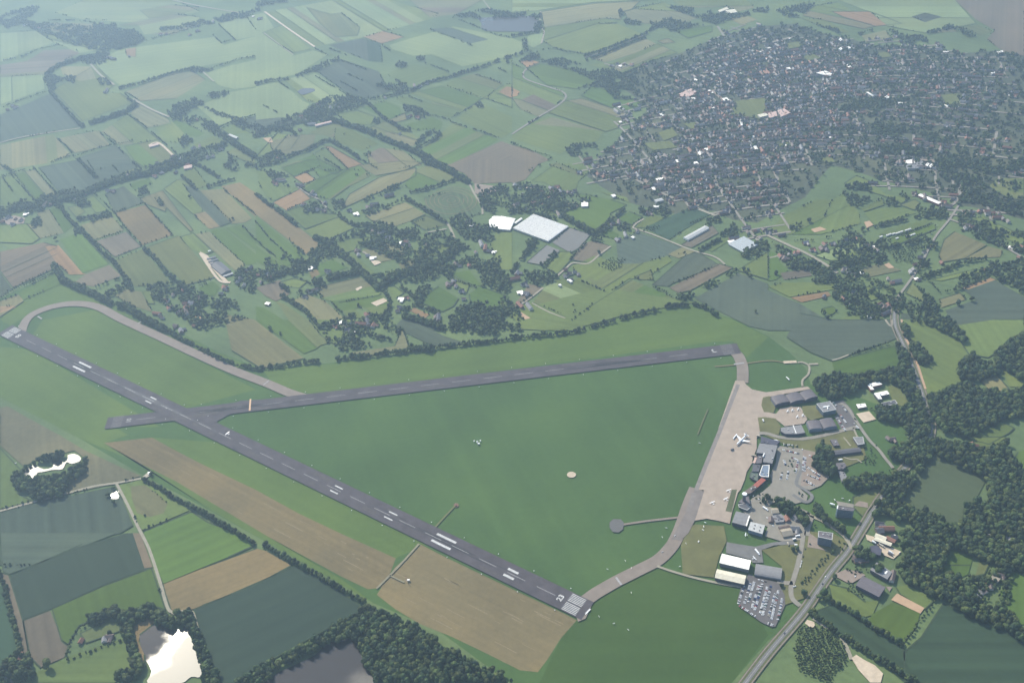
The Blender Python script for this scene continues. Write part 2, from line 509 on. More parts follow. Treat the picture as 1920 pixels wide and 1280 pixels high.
WOODS = """
@0 740 4
100,630 140,590 230,650 330,630 470,600 560,560 655,500 645,590 570,640 510,700 470,770 260,800 230,740 130,720
300,500 420,450 500,430 480,470 400,500 320,520
@0 1000 4.571
770,720 860,690 870,780 820,810 780,780
890,680 1000,650 1040,680 1100,690 1160,660 1300,620 1370,680 1500,720 1500,780 1470,840 1330,760 1260,720 1150,780 1150,900 1200,1060 1240,1170 1160,1280 980,1280 1060,1180 1140,1180 1100,960 1050,890 1060,780 900,730
1510,680 1630,660 1680,800 1740,950 1780,1080 1860,1200 1860,1290 1740,1290 1730,1120 1650,900 1600,790 1520,780
0,1150 100,1060 250,1040 310,1180 290,1280 0,1280
@0 0 4
0,130 150,60 300,50 200,170 60,210 0,210
690,200 780,170 880,180 860,220 740,240
760,290 860,240 1000,220 1090,290 1000,350 860,370
330,600 370,540 460,590 570,560 560,620 440,650 380,690
600,460 800,390 830,430 760,480 650,480
850,770 930,730 1020,760 900,790
1240,820 1450,740 1640,690 1740,690 1500,790 1420,860 1600,920 1760,1060 1700,1060 1500,940 1290,890
1340,1060 1400,1010 1450,1060 1370,1100
720,590 800,590 840,630 760,640
1420,520 1500,490 1600,490 1600,520 1470,550
1700,1130 1760,1200 1720,1250
@480 0 4
0,20 160,0 250,10 0,50
1650,80 1760,70 1920,100 1920,130 1660,140 1480,120
290,570 440,500 620,430 630,450 460,530 310,580
1040,490 1080,460 1140,480 1120,510 1070,510
1180,430 1270,420 1300,460 1260,480
900,640 980,600 1050,600 1150,650 1150,690 1020,720 970,680
600,760 700,740 860,730 820,790 700,830 560,830
1090,790 1200,800 1300,860 1240,890 1130,860
380,830 520,830 580,880 540,920 380,930 340,890
870,890 930,890 930,920 880,930
60,1160 190,1130 240,1190 150,1230 0,1260 0,1180
800,1160 850,1130 860,1170
230,870 290,880 320,920 260,940
1640,790 1690,770 1720,790 1690,810
1860,430 1920,420 1920,470 1880,470
@960 0 4
0,100 200,80 170,130 0,130
170,130 210,100 230,210 200,250 170,240
80,300 110,300 120,380 190,390 210,440 100,460 0,440 0,420 80,390
220,450 380,440 520,480 560,540 480,540 360,500 220,470
480,540 620,540 760,520 820,560 800,640 720,690 640,620
800,80 830,70 850,130 900,160 970,160 960,185 850,180 800,120
1090,150 1180,140 1280,170 1360,160 1390,140 1420,180 1250,230 1100,230
1020,170 1100,170 1090,200
1150,40 1250,90 1300,100 1400,140 1520,130 1500,90 1300,60
1430,110 1700,110 1920,50 1920,90 1700,130 1500,190 1420,190
470,690 500,660 650,610 670,640 560,670 480,720
640,640 720,690 760,740 900,740 950,600 860,540
400,1110 490,1080 640,1080 640,1150 560,1170 420,1160
@1440 0 4
60,80 260,20 350,30 250,120 140,130
250,150 500,220 640,260 840,210 700,260 600,280 400,200
890,220 1000,240 1180,280 1200,330 1050,330 960,270
1180,250 1360,190 1440,210 1560,270 1500,280 1400,210 1200,260
1780,420 1920,430 1920,520 1850,500
480,790 620,760 950,740 1180,690 1180,720 960,780 800,830 520,830
760,940 960,900 1060,980 1000,1040 800,1010
1150,1000 1280,1000 1280,1070 1160,1060
780,1090 1000,1090 1240,1150 1200,1180 900,1150
320,1150 460,1140 380,1220 320,1200
1240,1180 1500,1150 1700,1200 1920,1200 1920,1280 1300,1280
@0 300 4
0,380 130,360 460,290 480,370 260,390 140,420 0,440
1010,230 1150,180 1200,180 1210,220 1040,280
230,450 300,430 320,490 240,500
570,450 830,400 840,420 620,490
540,520 590,500 620,540 570,570
480,280 620,270 700,330 600,350
1160,290 1200,280 1240,350 1190,330
1660,50 1720,20 1800,0 1900,0 1920,60 1800,40 1760,90
700,960 900,880 960,900 980,950 850,1010 800,1040
1750,850 1850,800 1920,830 1920,1000 1780,960
1330,940 1380,910 1400,950 1360,970
@480 300 4
0,60 100,80 240,110 300,170 230,200 140,170 60,80
340,340 450,310 520,370 440,390 370,410
570,320 640,280 680,310 640,370 580,370
560,600 760,530 850,520 820,560 700,590 600,620
370,700 480,640 600,640 620,720 480,770 400,750
800,480 1020,480 1080,540 1200,500 1240,550 1060,620 880,590
730,640 840,590 850,640 780,670
1040,720 1150,680 1160,730 1070,760
860,870 1040,830 1220,800 1440,740 1480,840 1300,900 1150,930 1000,900
1100,190 1060,170 980,220 820,290 780,330 1000,240
780,390 960,320 1130,270 1130,300 980,360 850,410
1440,450 1560,400 1640,480 1800,500 1830,550 1760,610 1560,590 1480,500
1360,580 1480,580 1560,620 1480,640 1360,640
1560,620 1700,760 1840,720 1820,800 1920,900 1900,1000 1700,950 1680,840 1500,760
1210,960 1320,930 1240,1080 1150,1070
1450,1180 1620,1130 1760,1100 1880,1130 1850,1190 1900,1280 1480,1280
0,820 120,820 160,900 40,940
230,830 400,790 420,840 320,890
@960 300 4
110,600 190,590 180,670 120,700
90,830 280,830 340,880 250,950 100,920
590,570 660,570 760,620 740,640 600,610
640,530 740,470 730,520 680,560
780,490 860,470 900,520 800,530
0,260 260,250 400,330 380,400 140,390 0,400
950,350 1040,330 1200,390 1140,430 1040,390 960,410
1460,450 1570,420 1560,480 1450,490
1550,530 1620,460 1720,520 1660,580 1570,570
1700,700 1860,600 1920,620 1920,680 1760,740
1310,1000 1680,810 1700,850 1360,1020
1240,1010 1340,990 1360,1050 1270,1050
1720,820 1770,820 1790,880
@1440 300 4
560,200 660,170 760,190 790,270 700,350 640,360 560,280
860,280 940,280 980,350 880,350
980,240 1050,260 1040,290 990,270
1100,360 1180,330 1350,390 1340,440 1200,440 1120,400
160,490 250,480 240,530 160,520
140,790 200,760 380,760 360,820 200,830
460,780 560,740 880,720 880,760 720,810 520,800
320,890 400,850 520,860 500,920 360,930
700,520 820,520 900,640 880,720 820,680 700,560
1140,640 1200,590 1280,640 1250,710 1150,720
1150,720 1220,760 1190,820 1100,870
520,960 700,930 760,1000 700,1060 520,1030
260,1080 400,1130 480,1190 640,1140 620,1100 700,1070 880,1100 860,1150 760,1150 640,1160 480,1200 280,1110
780,960 860,1020 880,1060 820,1050
1120,940 1180,1000 1260,1050 1290,1180 1340,1280 1100,1240 1000,1100 1000,1060 1160,1060
1300,920 1480,850 1640,810 1660,860 1480,960 1320,1000 1260,960
1640,730 1920,750 1920,1020 1800,940 1680,880
1350,60 1600,30 1760,100 1650,160 1620,280 1760,290 1920,330 1920,440 1560,320 1450,260
@1560 600 4.922
850,0 1080,0 1170,90 1250,190 1210,215 1000,100
640,50 710,100 690,170 640,130
690,200 850,270 930,390 850,430 760,400
590,220 680,300 720,430 640,420 600,300
0,520 400,500 640,430 730,470 760,620 860,860 900,1000 860,1100 700,1110 640,960 400,920 420,800 640,830 730,780 600,600 480,570 320,600 270,640 180,690 0,740 -100,700 -160,650 -170,560
1150,430 1290,330 1400,400 1500,420 1500,310 1640,200 1772,130 1772,580 1560,430 1540,520 1350,560 1180,560
880,720 1200,590 1400,660 1640,680 1772,640 1772,900 1600,920 1540,950 1240,1100 1000,1020 900,860
@1560 820 5.333
820,250 1000,170 1540,420 1560,620 1340,680 1320,880 1640,980 1920,1060 1920,340 1780,240 1740,60 1460,130 1200,60 960,20 700,90
640,230 900,40 1020,170 920,280 890,370
90,450 320,390 560,400 720,350 840,400 840,480 700,600 640,660 460,560 500,500 320,540 130,540
470,640 680,660 860,740 1200,870 1300,880 1640,1000 1920,1100 1920,1280 1600,1200 1420,1180 1160,1100 1100,1010 980,980 860,940 760,820 640,840 480,760 400,800
700,960 860,950 1000,1000 1150,1100 1140,1280 740,1280 760,1150 680,1100
540,170 640,110 800,90 830,250 700,210 620,240
@1500 1020 4.571
900,0 1270,30 1180,320 1250,260 1400,310 1300,380 1160,460 900,330 820,230 900,100
1160,460 1250,310 1440,330 1560,500 1620,560 1760,560 1920,760 1920,830 1600,690 1240,500
1270,30 1500,0 1920,0 1920,250 1810,230 1800,300 1620,150 1500,130
1440,280 1500,290 1540,310 1440,340
470,40 620,80 650,130 560,170 480,120
600,230 700,180 760,180 720,220 620,260
@1280 780 5.334
1320,310 1400,270 1440,320 1490,400 1480,500 1540,640 1460,610 1310,540 1310,480
860,860 940,840 1020,850 1160,930 1230,990 1250,1080 1230,1150 1190,1080 1160,1030 1040,980 960,920
1290,870 1340,900 1400,1000 1530,1080 1640,1180 1660,1240 1560,1150 1420,1050 1330,1000
770,860 830,790 870,850 820,900
@380 980 4.267
1180,760 1320,690 1500,740 1792,890 1792,1300 1390,1300 1310,1150 1260,1010 1200,930 1100,950 1000,980 880,1040 640,1160 560,1230 500,1300 280,1300 400,1190 700,1060 1000,880
@740 980 4.174
200,840 400,980 560,1060 700,1140 860,1190 960,1262 200,1262
"""
SAPLINGS = """
@1280 780 5.334
1062,440 1125,450 1118,560 1050,580 1040,480
1130,750 1200,790 1230,830 1190,830 1120,780
700,790 790,760 850,790 860,860 780,900 720,850
1290,860 1330,850 1380,930 1340,940
1240,1060 1320,1050 1330,1110 1250,1110
1000,270 1180,300 1170,330 990,300
@1460 940 11.64
620,680 690,700 680,960 620,960
900,300 1100,330 1300,520 1250,600 1050,480
1700,80 1780,60 1760,300 1680,260
1250,880 1450,860 1520,960 1400,1080 1280,1000
@1540 820 11.64
860,380 1180,360 1240,440 1100,620 900,620
880,160 1100,220 1180,330 960,300
1000,760 1560,700 1560,780 1010,830
@1560 600 4.922
330,800 480,770 520,830 380,880
200,860 250,1000 420,1180 390,1190 180,900
@1500 1020 4.571
390,210 560,180 600,230 480,280 400,240
360,280 460,340 560,470 540,490 400,400
0,330 60,260 280,30 290,60 90,300 10,400
@1500 1020 4.571
0,690 60,720 200,700 280,760 370,860 400,950 390,1050 300,1080 260,1189 0,1100 -60,900
@960 300 4
640,790 760,730 850,750 830,800 760,840 650,800
980,540 1000,500 1110,490 1090,530
@1440 300 4
890,690 1140,620 1100,780 960,770
"""
# scattered garden trees and houses: density of trees, of houses, name of the place
PLACES = """
@0 0 1
t|town 1215,205 1130,290 1100,330 1130,352 1180,380 1230,395 1270,402 1340,395 1372,412 1420,418 1450,400 1510,370 1540,330 1560,310 1600,320 1660,340 1720,355 1780,370 1800,385 1860,395 1920,412 1920,105 1870,95 1800,100 1720,85 1640,85 1580,70 1530,60 1490,45 1420,50 1340,72 1270,102 1220,118 1170,132 1160,160 1200,190
v|village by the greenhouse 895,350 1000,345 1080,370 1110,375 1060,400 990,400 920,402 900,390
v|hamlet inside the airfield treeline 270,535 330,530 385,545 440,560 455,600 410,610 380,620 330,590 290,560
v|hamlet beside the wood north of the runway 600,610 660,590 730,590 760,620 740,640 680,655 620,660
v|hamlet at the treeline bend 850,575 950,560 985,590 980,620 900,632 840,620
v|hamlet in the wooded lanes 660,420 760,430 850,440 880,480 850,520 760,500 680,460
v|hamlet on the wooded crossroads 480,520 500,490 560,470 530,440 600,500 540,520
v|roadside village on the far straight lane 0,395 110,385 200,350 290,330 380,300 430,275 420,268 300,305 180,345 0,388
v|far village on the wooded lane 380,200 480,260 600,230 680,190 620,180 560,215 500,240 420,215
v|village at the fork of the right-hand road 1560,490 1640,520 1700,560 1680,600 1620,600 1560,560
v|hamlet below the long road 1590,420 1640,470 1650,500 1580,515 1550,500
v|homesteads in the right-hand wood 1810,1075 1900,1060 1890,1140 1850,1150 1800,1120
v|far-off village at the left edge 30,40 90,45 230,55 270,75 210,100 150,90 60,55
v|far lane farms on the left 300,60 380,50 480,30 490,15 380,40 300,55
v|caravan-side lane houses 1800,395 1920,440 1920,480 1850,455 1790,430
v|riverside homes by the pale road 1445,455 1500,480 1580,520 1560,530 1480,495
"""
import bpy, bmesh, math, random
import numpy as np
from mathutils import Vector, Matrix
random.seed(7); RNG = np.random.default_rng(7)
SC = bpy.context.scene; C = SC.collection
R = math.radians

# ------------------------------------------------------------------ survey
# The photograph was resected from the two runways (1800 m and 1500 m): these
# are the aircraft's height, the lens and the attitude of the camera.  G() maps
# a point measured in the photograph to its place on the ground plane (metres).
FOC, PIT, ROL, ALT = 1903.65, R(37.2206), R(-5.0880), 1535.4
_c, _s, _cr, _sr = math.cos(PIT), math.sin(PIT), math.cos(ROL), math.sin(ROL)
def G(px, py, z=0.0):
    du, dv = px-960, py-640
    u = du*_cr+dv*_sr; v = -du*_sr+dv*_cr
    d = (u, FOC*_c-v*_s, -FOC*_s-v*_c); t = (z-ALT)/d[2]
    return Vector((d[0]*t, d[1]*t, z))
def pts(s, o=(0, 0, 1)):
    r = []
    for w in s.split():
        a, b = w.split(','); r.append((o[0]+float(a)/o[2], o[1]+float(b)/o[2]))
    return r
def blocks(text):
    o = (0, 0, 1)
    for ln in text.strip().splitlines():
        ln = ln.strip()
        if not ln: continue
        if ln[0] == '@': o = tuple(float(x) for x in ln[1:].split()); continue
        yield ln, o
def inside(p, poly):
    x, y = p; c = False; j = len(poly)-1
    for i in range(len(poly)):
        xi, yi = poly[i]; xj, yj = poly[j]
        if (yi > y) != (yj > y) and x < (xj-xi)*(y-yi)/(yj-yi)+xi: c = not c
        j = i
    return c
def area2(p): return sum(p[i-1][0]*p[i][1]-p[i][0]*p[i-1][1] for i in range(len(p)))
def ccw(p): return p if area2(p) > 0 else p[::-1]
def offset(poly, d):
    n = len(poly); out = []
    for i in range(n):
        a, b, c = Vector(poly[i-1][:2]), Vector(poly[i][:2]), Vector(poly[(i+1) % n][:2])
        e1 = (b-a).normalized(); e2 = (c-b).normalized()
        n1 = Vector((e1.y, -e1.x)); n2 = Vector((e2.y, -e2.x))
        m = (n1+n2); m = m/max(0.35, m.length_squared)*2 if m.length > 1e-6 else n1
        out.append((b.x+m.x*d, b.y+m.y*d))
    return out
def smooth(P, n=6, closed=False):
    if len(P) < 3: return P
    out = []; N = len(P)
    for i in range(N-1):
        p0 = P[max(0, i-1)]; p1 = P[i]; p2 = P[i+1]; p3 = P[min(N-1, i+2)]
        for k in range(n):
            t = k/n
            out.append(tuple(.5*((2*p1[j])+(-p0[j]+p2[j])*t+(2*p0[j]-5*p1[j]+4*p2[j]-p3[j])*t*t+(-p0[j]+3*p1[j]-3*p2[j]+p3[j])*t**3) for j in (0, 1)))
    out.append(tuple(P[-1][:2])); return out

# --------------------------------------------------------------- materials
MATS = {}
def mat(name, col, rough=.8, metal=0, spec=.3, noise=.0, scale=.3, bump=0, coat=0, rnd=0):
    if name in MATS: return MATS[name]
    m = bpy.data.materials.new(name); m.use_nodes = True; nt = m.node_tree; b = nt.nodes['Principled BSDF']
    b.inputs['Roughness'].default_value = rough; b.inputs['Metallic'].default_value = metal
    b.inputs['Specular IOR Level'].default_value = spec; b.inputs['Coat Weight'].default_value = coat
    b.inputs['Base Color'].default_value = (*col, 1)
    src = None
    if noise or rnd:
        hs = nt.nodes.new('ShaderNodeHueSaturation'); hs.inputs['Color'].default_value = (*col, 1)
        val = nt.nodes.new('ShaderNodeMath'); val.operation = 'ADD'; val.inputs[1].default_value = 1
        g = nt.nodes.new('ShaderNodeNewGeometry')
        if noise:
            t = nt.nodes.new('ShaderNodeTexNoise'); t.inputs['Scale'].default_value = scale; t.inputs['Detail'].default_value = 5
            t.inputs['Roughness'].default_value = .65
            nt.links.new(g.outputs['Position'], t.inputs['Vector'])
            mr = nt.nodes.new('ShaderNodeMapRange'); mr.inputs['From Min'].default_value = .25; mr.inputs['From Max'].default_value = .75
            mr.inputs['To Min'].default_value = -noise; mr.inputs['To Max'].default_value = noise
            nt.links.new(t.outputs['Fac'], mr.inputs['Value']); nt.links.new(mr.outputs['Result'], val.inputs[0])
        if rnd:
            oi = nt.nodes.new('ShaderNodeObjectInfo'); m2 = nt.nodes.new('ShaderNodeMapRange')
            m2.inputs['To Min'].default_value = 1-rnd; m2.inputs['To Max'].default_value = 1+rnd
            nt.links.new(oi.outputs['Random'], m2.inputs['Value'])
            mu = nt.nodes.new('ShaderNodeMath'); mu.operation = 'MULTIPLY'
            nt.links.new(val.outputs[0], mu.inputs[0]); nt.links.new(m2.outputs['Result'], mu.inputs[1])
            if not noise: val.inputs[0].default_value = 0
            nt.links.new(mu.outputs[0], hs.inputs['Value'])
        else: nt.links.new(val.outputs[0], hs.inputs['Value'])
        nt.links.new(hs.outputs['Color'], b.inputs['Base Color'])
    MATS[name] = m; return m

def N(nt, t, **kw):
    n = nt.nodes.new(t)
    for k, v in kw.items():
        if k[0] == '_': setattr(n, k[1:], v)
        else: n.inputs[k.replace('__', ' ')].default_value = v
    return n
def land_material():
    """crop and grass: own colour per field, drilling rows along the field, patchiness of growth"""
    m = bpy.data.materials.new('farmland'); m.use_nodes = True; nt = m.node_tree; L = nt.links; b = nt.nodes['Principled BSDF']
    b.inputs['Roughness'].default_value = .95; b.inputs['Specular IOR Level'].default_value = .12
    col = N(nt, 'ShaderNodeAttribute', _attribute_name='fcol'); dr = N(nt, 'ShaderNodeAttribute', _attribute_name='fdir')
    pr = N(nt, 'ShaderNodeAttribute', _attribute_name='fprm'); g = N(nt, 'ShaderNodeNewGeometry')
    sp = N(nt, 'ShaderNodeSeparateXYZ'); L.new(pr.outputs['Vector'], sp.inputs[0])   # x row strength, y row period, z patchiness
    dot = N(nt, 'ShaderNodeVectorMath', _operation='DOT_PRODUCT'); L.new(g.outputs['Position'], dot.inputs[0]); L.new(dr.outputs['Vector'], dot.inputs[1])
    dv = N(nt, 'ShaderNodeMath', _operation='DIVIDE'); L.new(dot.outputs['Value'], dv.inputs[0]); L.new(sp.outputs['Y'], dv.inputs[1])
    rows = N(nt, 'ShaderNodeTexNoise', _noise_dimensions='1D', Scale=1.0, Detail=2.0); L.new(dv.outputs[0], rows.inputs['W'])
    n1 = N(nt, 'ShaderNodeTexNoise', Scale=.0045, Detail=3.0, Roughness=.5); L.new(g.outputs['Position'], n1.inputs['Vector'])
    n2 = N(nt, 'ShaderNodeTexNoise', Scale=.09, Detail=5.0, Roughness=.7); L.new(g.outputs['Position'], n2.inputs['Vector'])
    def mr(src, lo, hi, f0=.3, f1=.7):
        k = N(nt, 'ShaderNodeMapRange', From__Min=f0, From__Max=f1, To__Min=lo, To__Max=hi); k.clamp = False; L.new(src, k.inputs['Value']); return k.outputs['Result']
    def mul(a, b_):
        k = N(nt, 'ShaderNodeMath', _operation='MULTIPLY'); L.new(a, k.inputs[0])
        if isinstance(b_, float): k.inputs[1].default_value = b_
        else: L.new(b_, k.inputs[1])
        return k.outputs[0]
    def add(a, b_):
        k = N(nt, 'ShaderNodeMath', _operation='ADD'); L.new(a, k.inputs[0])
        if isinstance(b_, float): k.inputs[1].default_value = b_
        else: L.new(b_, k.inputs[1])
        return k.outputs[0]
    v = add(mul(mr(rows.outputs['Fac'], -1., 1.), sp.outputs['X']), add(mul(mr(n1.outputs['Fac'], -1., 1.), mul(sp.outputs['Z'], .6)), mul(mr(n2.outputs['Fac'], -1., 1.), mul(sp.outputs['Z'], .45))))
    hs = N(nt, 'ShaderNodeHueSaturation'); L.new(col.outputs['Color'], hs.inputs['Color']); L.new(add(v, 1.), hs.inputs['Value'])
    mix = N(nt, 'ShaderNodeMix', _data_type='RGBA', _blend_type='MULTIPLY'); mix.inputs[7].default_value = (1.3, 1.06, .7, 1)   # drier, yellower growth
    L.new(mul(mr(n1.outputs['Fac'], 0., 1., .45, .8), mul(sp.outputs['Z'], 1.5)), mix.inputs[0]); L.new(hs.outputs['Color'], mix.inputs[6])
    L.new(mix.outputs[2], b.inputs['Base Color'])
    return m
LAND = land_material()
# real-world albedos of the kinds of ground
CLS = {
 'p': (.168, .212, .092), 'g': (.108, .142, .042), 'G': (.074, .118, .024), 's': (.150, .146, .072), 'b': (.135, .110, .076),
 'o': (.230, .150, .080), 't': (.165, .126, .062), 'y': (.115, .132, .048), 'q': (.058, .076, .050), 'd': (.036, .064, .035),
 'e': (.029, .046, .030), 'n': (.180, .178, .172), 'm': (.088, .120, .054), 'a': (.057, .104, .030), 'u': (.070, .080, .052),
 'Q': (.074, .094, .064), 'k': (.160, .142, .078), 'r': (.060, .076, .036), 'A': (.082, .126, .030), 'c': (.047, .084, .020),
}
PRM = {  # row strength, row period m, patchiness
 'p': (.07, 16, .20), 'g': (.08, 13, .22), 'G': (.07, 14, .16), 's': (.12, 13, .24), 'b': (.10, 14, .22), 'o': (.10, 12, .2), 't': (.07, 9, .26),
 'y': (.08, 12, .22), 'q': (.13, 16, .18), 'd': (.16, 20, .16), 'e': (.08, 18, .12), 'n': (.05, 14, .08), 'm': (.2, 9, .2), 'a': (.035, 30, .20), 'u': (0, 9, .4),
 'Q': (.10, 16, .22), 'k': (.06, 12, .3), 'r': (.06, 9, .14), 'A': (.035, 24, .20), 'c': (.035, 26, .20)}

# ----------------------------------------------------------------- meshes
class MB:
    def __init__(s): s.v = []; s.f = []; s.m = []
    def face(s, P, mi=0):
        i = len(s.v); s.v += [tuple(p) for p in P]; s.f.append(tuple(range(i, i+len(P)))); s.m.append(mi)
    def prism(s, poly, z0, z1, mi=0, cap=True, bottom=False, mcap=None):
        poly = ccw([tuple(p[:2]) for p in poly]); n = len(poly)
        for i in range(n):
            a, b = poly[i-1], poly[i]
            s.face([(a[0], a[1], z0), (b[0], b[1], z0), (b[0], b[1], z1), (a[0], a[1], z1)], mi)
        if cap: s.face([(p[0], p[1], z1) for p in poly], mi if mcap is None else mcap)
        if bottom: s.face([(p[0], p[1], z0) for p in poly][::-1], mi)
    def box(s, c, size, mi=0, rz=0):
        x, y, z = size[0]/2, size[1]/2, size[2]; ca, sa = math.cos(rz), math.sin(rz)
        poly = [(c[0]+a*x*ca-b*y*sa, c[1]+a*x*sa+b*y*ca) for a, b in ((-1, -1), (1, -1), (1, 1), (-1, 1))]
        s.prism(poly, c[2], c[2]+z, mi, True, True)
    def tube(s, rings, mi=0, n=12, caps=True):
        """rings: (center, radius_y, radius_z) along x axis"""
        base = len(s.v)
        for c, ry, rz in rings:
            for k in range(n):
                a = 2*math.pi*k/n; s.v.append((c[0], c[1]+ry*math.cos(a), c[2]+rz*math.sin(a)))
        for i in range(len(rings)-1):
            for k in range(n):
                a = base+i*n+k; b_ = base+i*n+(k+1) % n
                s.f.append((a, b_, b_+n, a+n)); s.m.append(mi)
        if caps:
            s.f.append(tuple(base+k for k in range(n))[::-1]); s.m.append(mi)
            s.f.append(tuple(base+(len(rings)-1)*n+k for k in range(n))); s.m.append(mi)
    def mesh(s, name, mats):
        me = bpy.data.meshes.new(name); me.from_pydata(s.v, [], s.f)
        for m in (mats if isinstance(mats, (list, tuple)) else [mats]): me.materials.append(m)
        if any(s.m): me.polygons.foreach_set('material_index', s.m)
        me.update(); return me
    def obj(s, name, mats, parent=None): return link(bpy.data.objects.new(name, s.mesh(name, mats)), parent)
def link(o, parent=None):
    C.objects.link(o)
    if parent: o.parent = parent
    return o
def tag(o, label, cat, group=None):
    o['label'] = label; o['category'] = cat
    if group: o['group'] = group
    return o
def thing(name, label, cat, loc, rz=0, group=None):
    o = bpy.data.objects.new(name, None); o.empty_display_size = 1; o.location = loc; o.rotation_euler = (0, 0, rz); C.objects.link(o)
    return tag(o, label, cat, group)
def struct(o): o['kind'] = 'structure'; return o
def stuff(o): o['kind'] = 'stuff'; return o
def dup(o, parent=None):
    c = o.copy(); C.objects.link(c); c.parent = parent
    for ch in list(o.children): dup(ch, c)
    return c
def attr_land(me, col, d, prm):
    n = len(me.polygons)
    for nm, typ, key, val in (('fcol', 'FLOAT_COLOR', 'color', (*col, 1)), ('fdir', 'FLOAT_VECTOR', 'vector', (d[0], d[1], 0)), ('fprm', 'FLOAT_VECTOR', 'vector', prm)):
        a = me.attributes.new(nm, typ, 'FACE'); a.data.foreach_set(key, list(val)*n)

# -------------------------------------------------------- camera, sun, sky
cam = bpy.data.cameras.new('camera'); co = bpy.data.objects.new('camera', cam); C.objects.link(co); SC.camera = co
cam.sensor_width = 36; cam.sensor_fit = 'HORIZONTAL'; cam.lens = FOC/1920*36; cam.clip_start = 1; cam.clip_end = 60000
r_, u_, f_ = Vector((_cr, _sr*_s, _sr*_c)), Vector((-_sr, _cr*_s, _cr*_c)), Vector((0, _c, -_s))
M = Matrix((r_, u_, -f_)).transposed().to_4x4(); M.translation = Vector((0, 0, ALT)); co.matrix_world = M
SUN_AZ, SUN_EL = R(-30), R(43.5)
sl = bpy.data.lights.new('sun', 'SUN'); so = bpy.data.objects.new('sun', sl); C.objects.link(so)
sl.energy = 5.0; sl.angle = R(.53); sl.color = (1, .92, .75)
sd = Vector((math.sin(SUN_AZ)*math.cos(SUN_EL), math.cos(SUN_AZ)*math.cos(SUN_EL), math.sin(SUN_EL)))
so.rotation_euler = sd.to_track_quat('Z', 'Y').to_euler(); so.location = sd*3000
w = bpy.data.worlds.new('World'); SC.world = w; w.use_nodes = True; nt = w.node_tree
sky = nt.nodes.new('ShaderNodeTexSky'); sky.sky_type = 'NISHITA'; sky.sun_disc = False; sky.sun_elevation = SUN_EL; sky.sun_rotation = SUN_AZ % (2*math.pi)
sky.altitude = 0; sky.air_density = 1.2; sky.dust_density = 1.0; sky.ozone_density = 1.5
bg = nt.nodes['Background']; bg.inputs['Strength'].default_value = .13; nt.links.new(sky.outputs[0], bg.inputs['Color'])
SC.view_settings.view_transform = 'Standard'; SC.view_settings.look = 'None'; SC.view_settings.exposure = EXPOSURE; SC.view_settings.gamma = 1
SC.cycles.use_denoising = True; SC.cycles.max_bounces = 4; SC.cycles.diffuse_bounces = 2; SC.cycles.glossy_bounces = 2
SC.cycles.transmission_bounces = 2; SC.cycles.volume_bounces = 0; SC.cycles.sample_clamp_indirect = 4

# the air: even haze over the whole country, top just above the aircraft
hz = MB(); hz.prism([(-19000, -5000), (19000, -5000), (19000, 21000), (-19000, 21000)], -1, ALT+25, 0, True, True)
hm = bpy.data.materials.new('haze_air'); hm.use_nodes = True; hn = hm.node_tree; hn.nodes.remove(hn.nodes['Principled BSDF'])
pv = hn.nodes.new('ShaderNodeVolumePrincipled'); pv.inputs['Color'].default_value = (*HAZE_COL, 1); pv.inputs['Density'].default_value = HAZE_D; pv.inputs['Anisotropy'].default_value = .5
hn.links.new(pv.outputs[0], hn.nodes['Material Output'].inputs['Volume'])
stuff(hz.obj('haze', hm))

# --------------------------------------------------------------- the ground
gb = MB(); n = 24
for i in range(n):
    for j in range(n):
        x0, y0 = -18000+36000*i/n, -4500+24500*j/n; x1, y1 = -18000+36000*(i+1)/n, -4500+24500*(j+1)/n
        gb.face([(x0, y0, 0), (x1, y0, 0), (x1, y1, 0), (x0, y1, 0)])
go = struct(gb.obj('ground', LAND)); attr_land(go.data, (.098, .140, .058), (.6, .8), (.05, 14, .3))
_layer = [0.02]
def lay(step=.005): _layer[0] += step; return _layer[0]
def field(P, cls, name='field', seedcol=True, d=None, z=None):
    wp = ccw([tuple(G(*p)[:2]) for p in P]); z = lay() if z is None else z
    mb = MB(); mb.face([(x, y, z) for x, y in wp]); o = mb.obj(name, LAND); struct(o)
    L_, bx, by = 0, 1, 0
    for i in range(len(wp)):
        ex, ey = wp[i][0]-wp[i-1][0], wp[i][1]-wp[i-1][1]; l = math.hypot(ex, ey)
        if l > L_: L_, bx, by = l, ex/l, ey/l
    k = 1+random.uniform(-.16, .16) if seedcol else 1; h = random.uniform(-.06, .06) if seedcol else 0
    c = CLS[cls]; col = (c[0]*k*(1+h), c[1]*k, c[2]*k*(1-h))
    attr_land(o.data, col, (-by, bx) if d is None else d, PRM[cls]); return o, wp
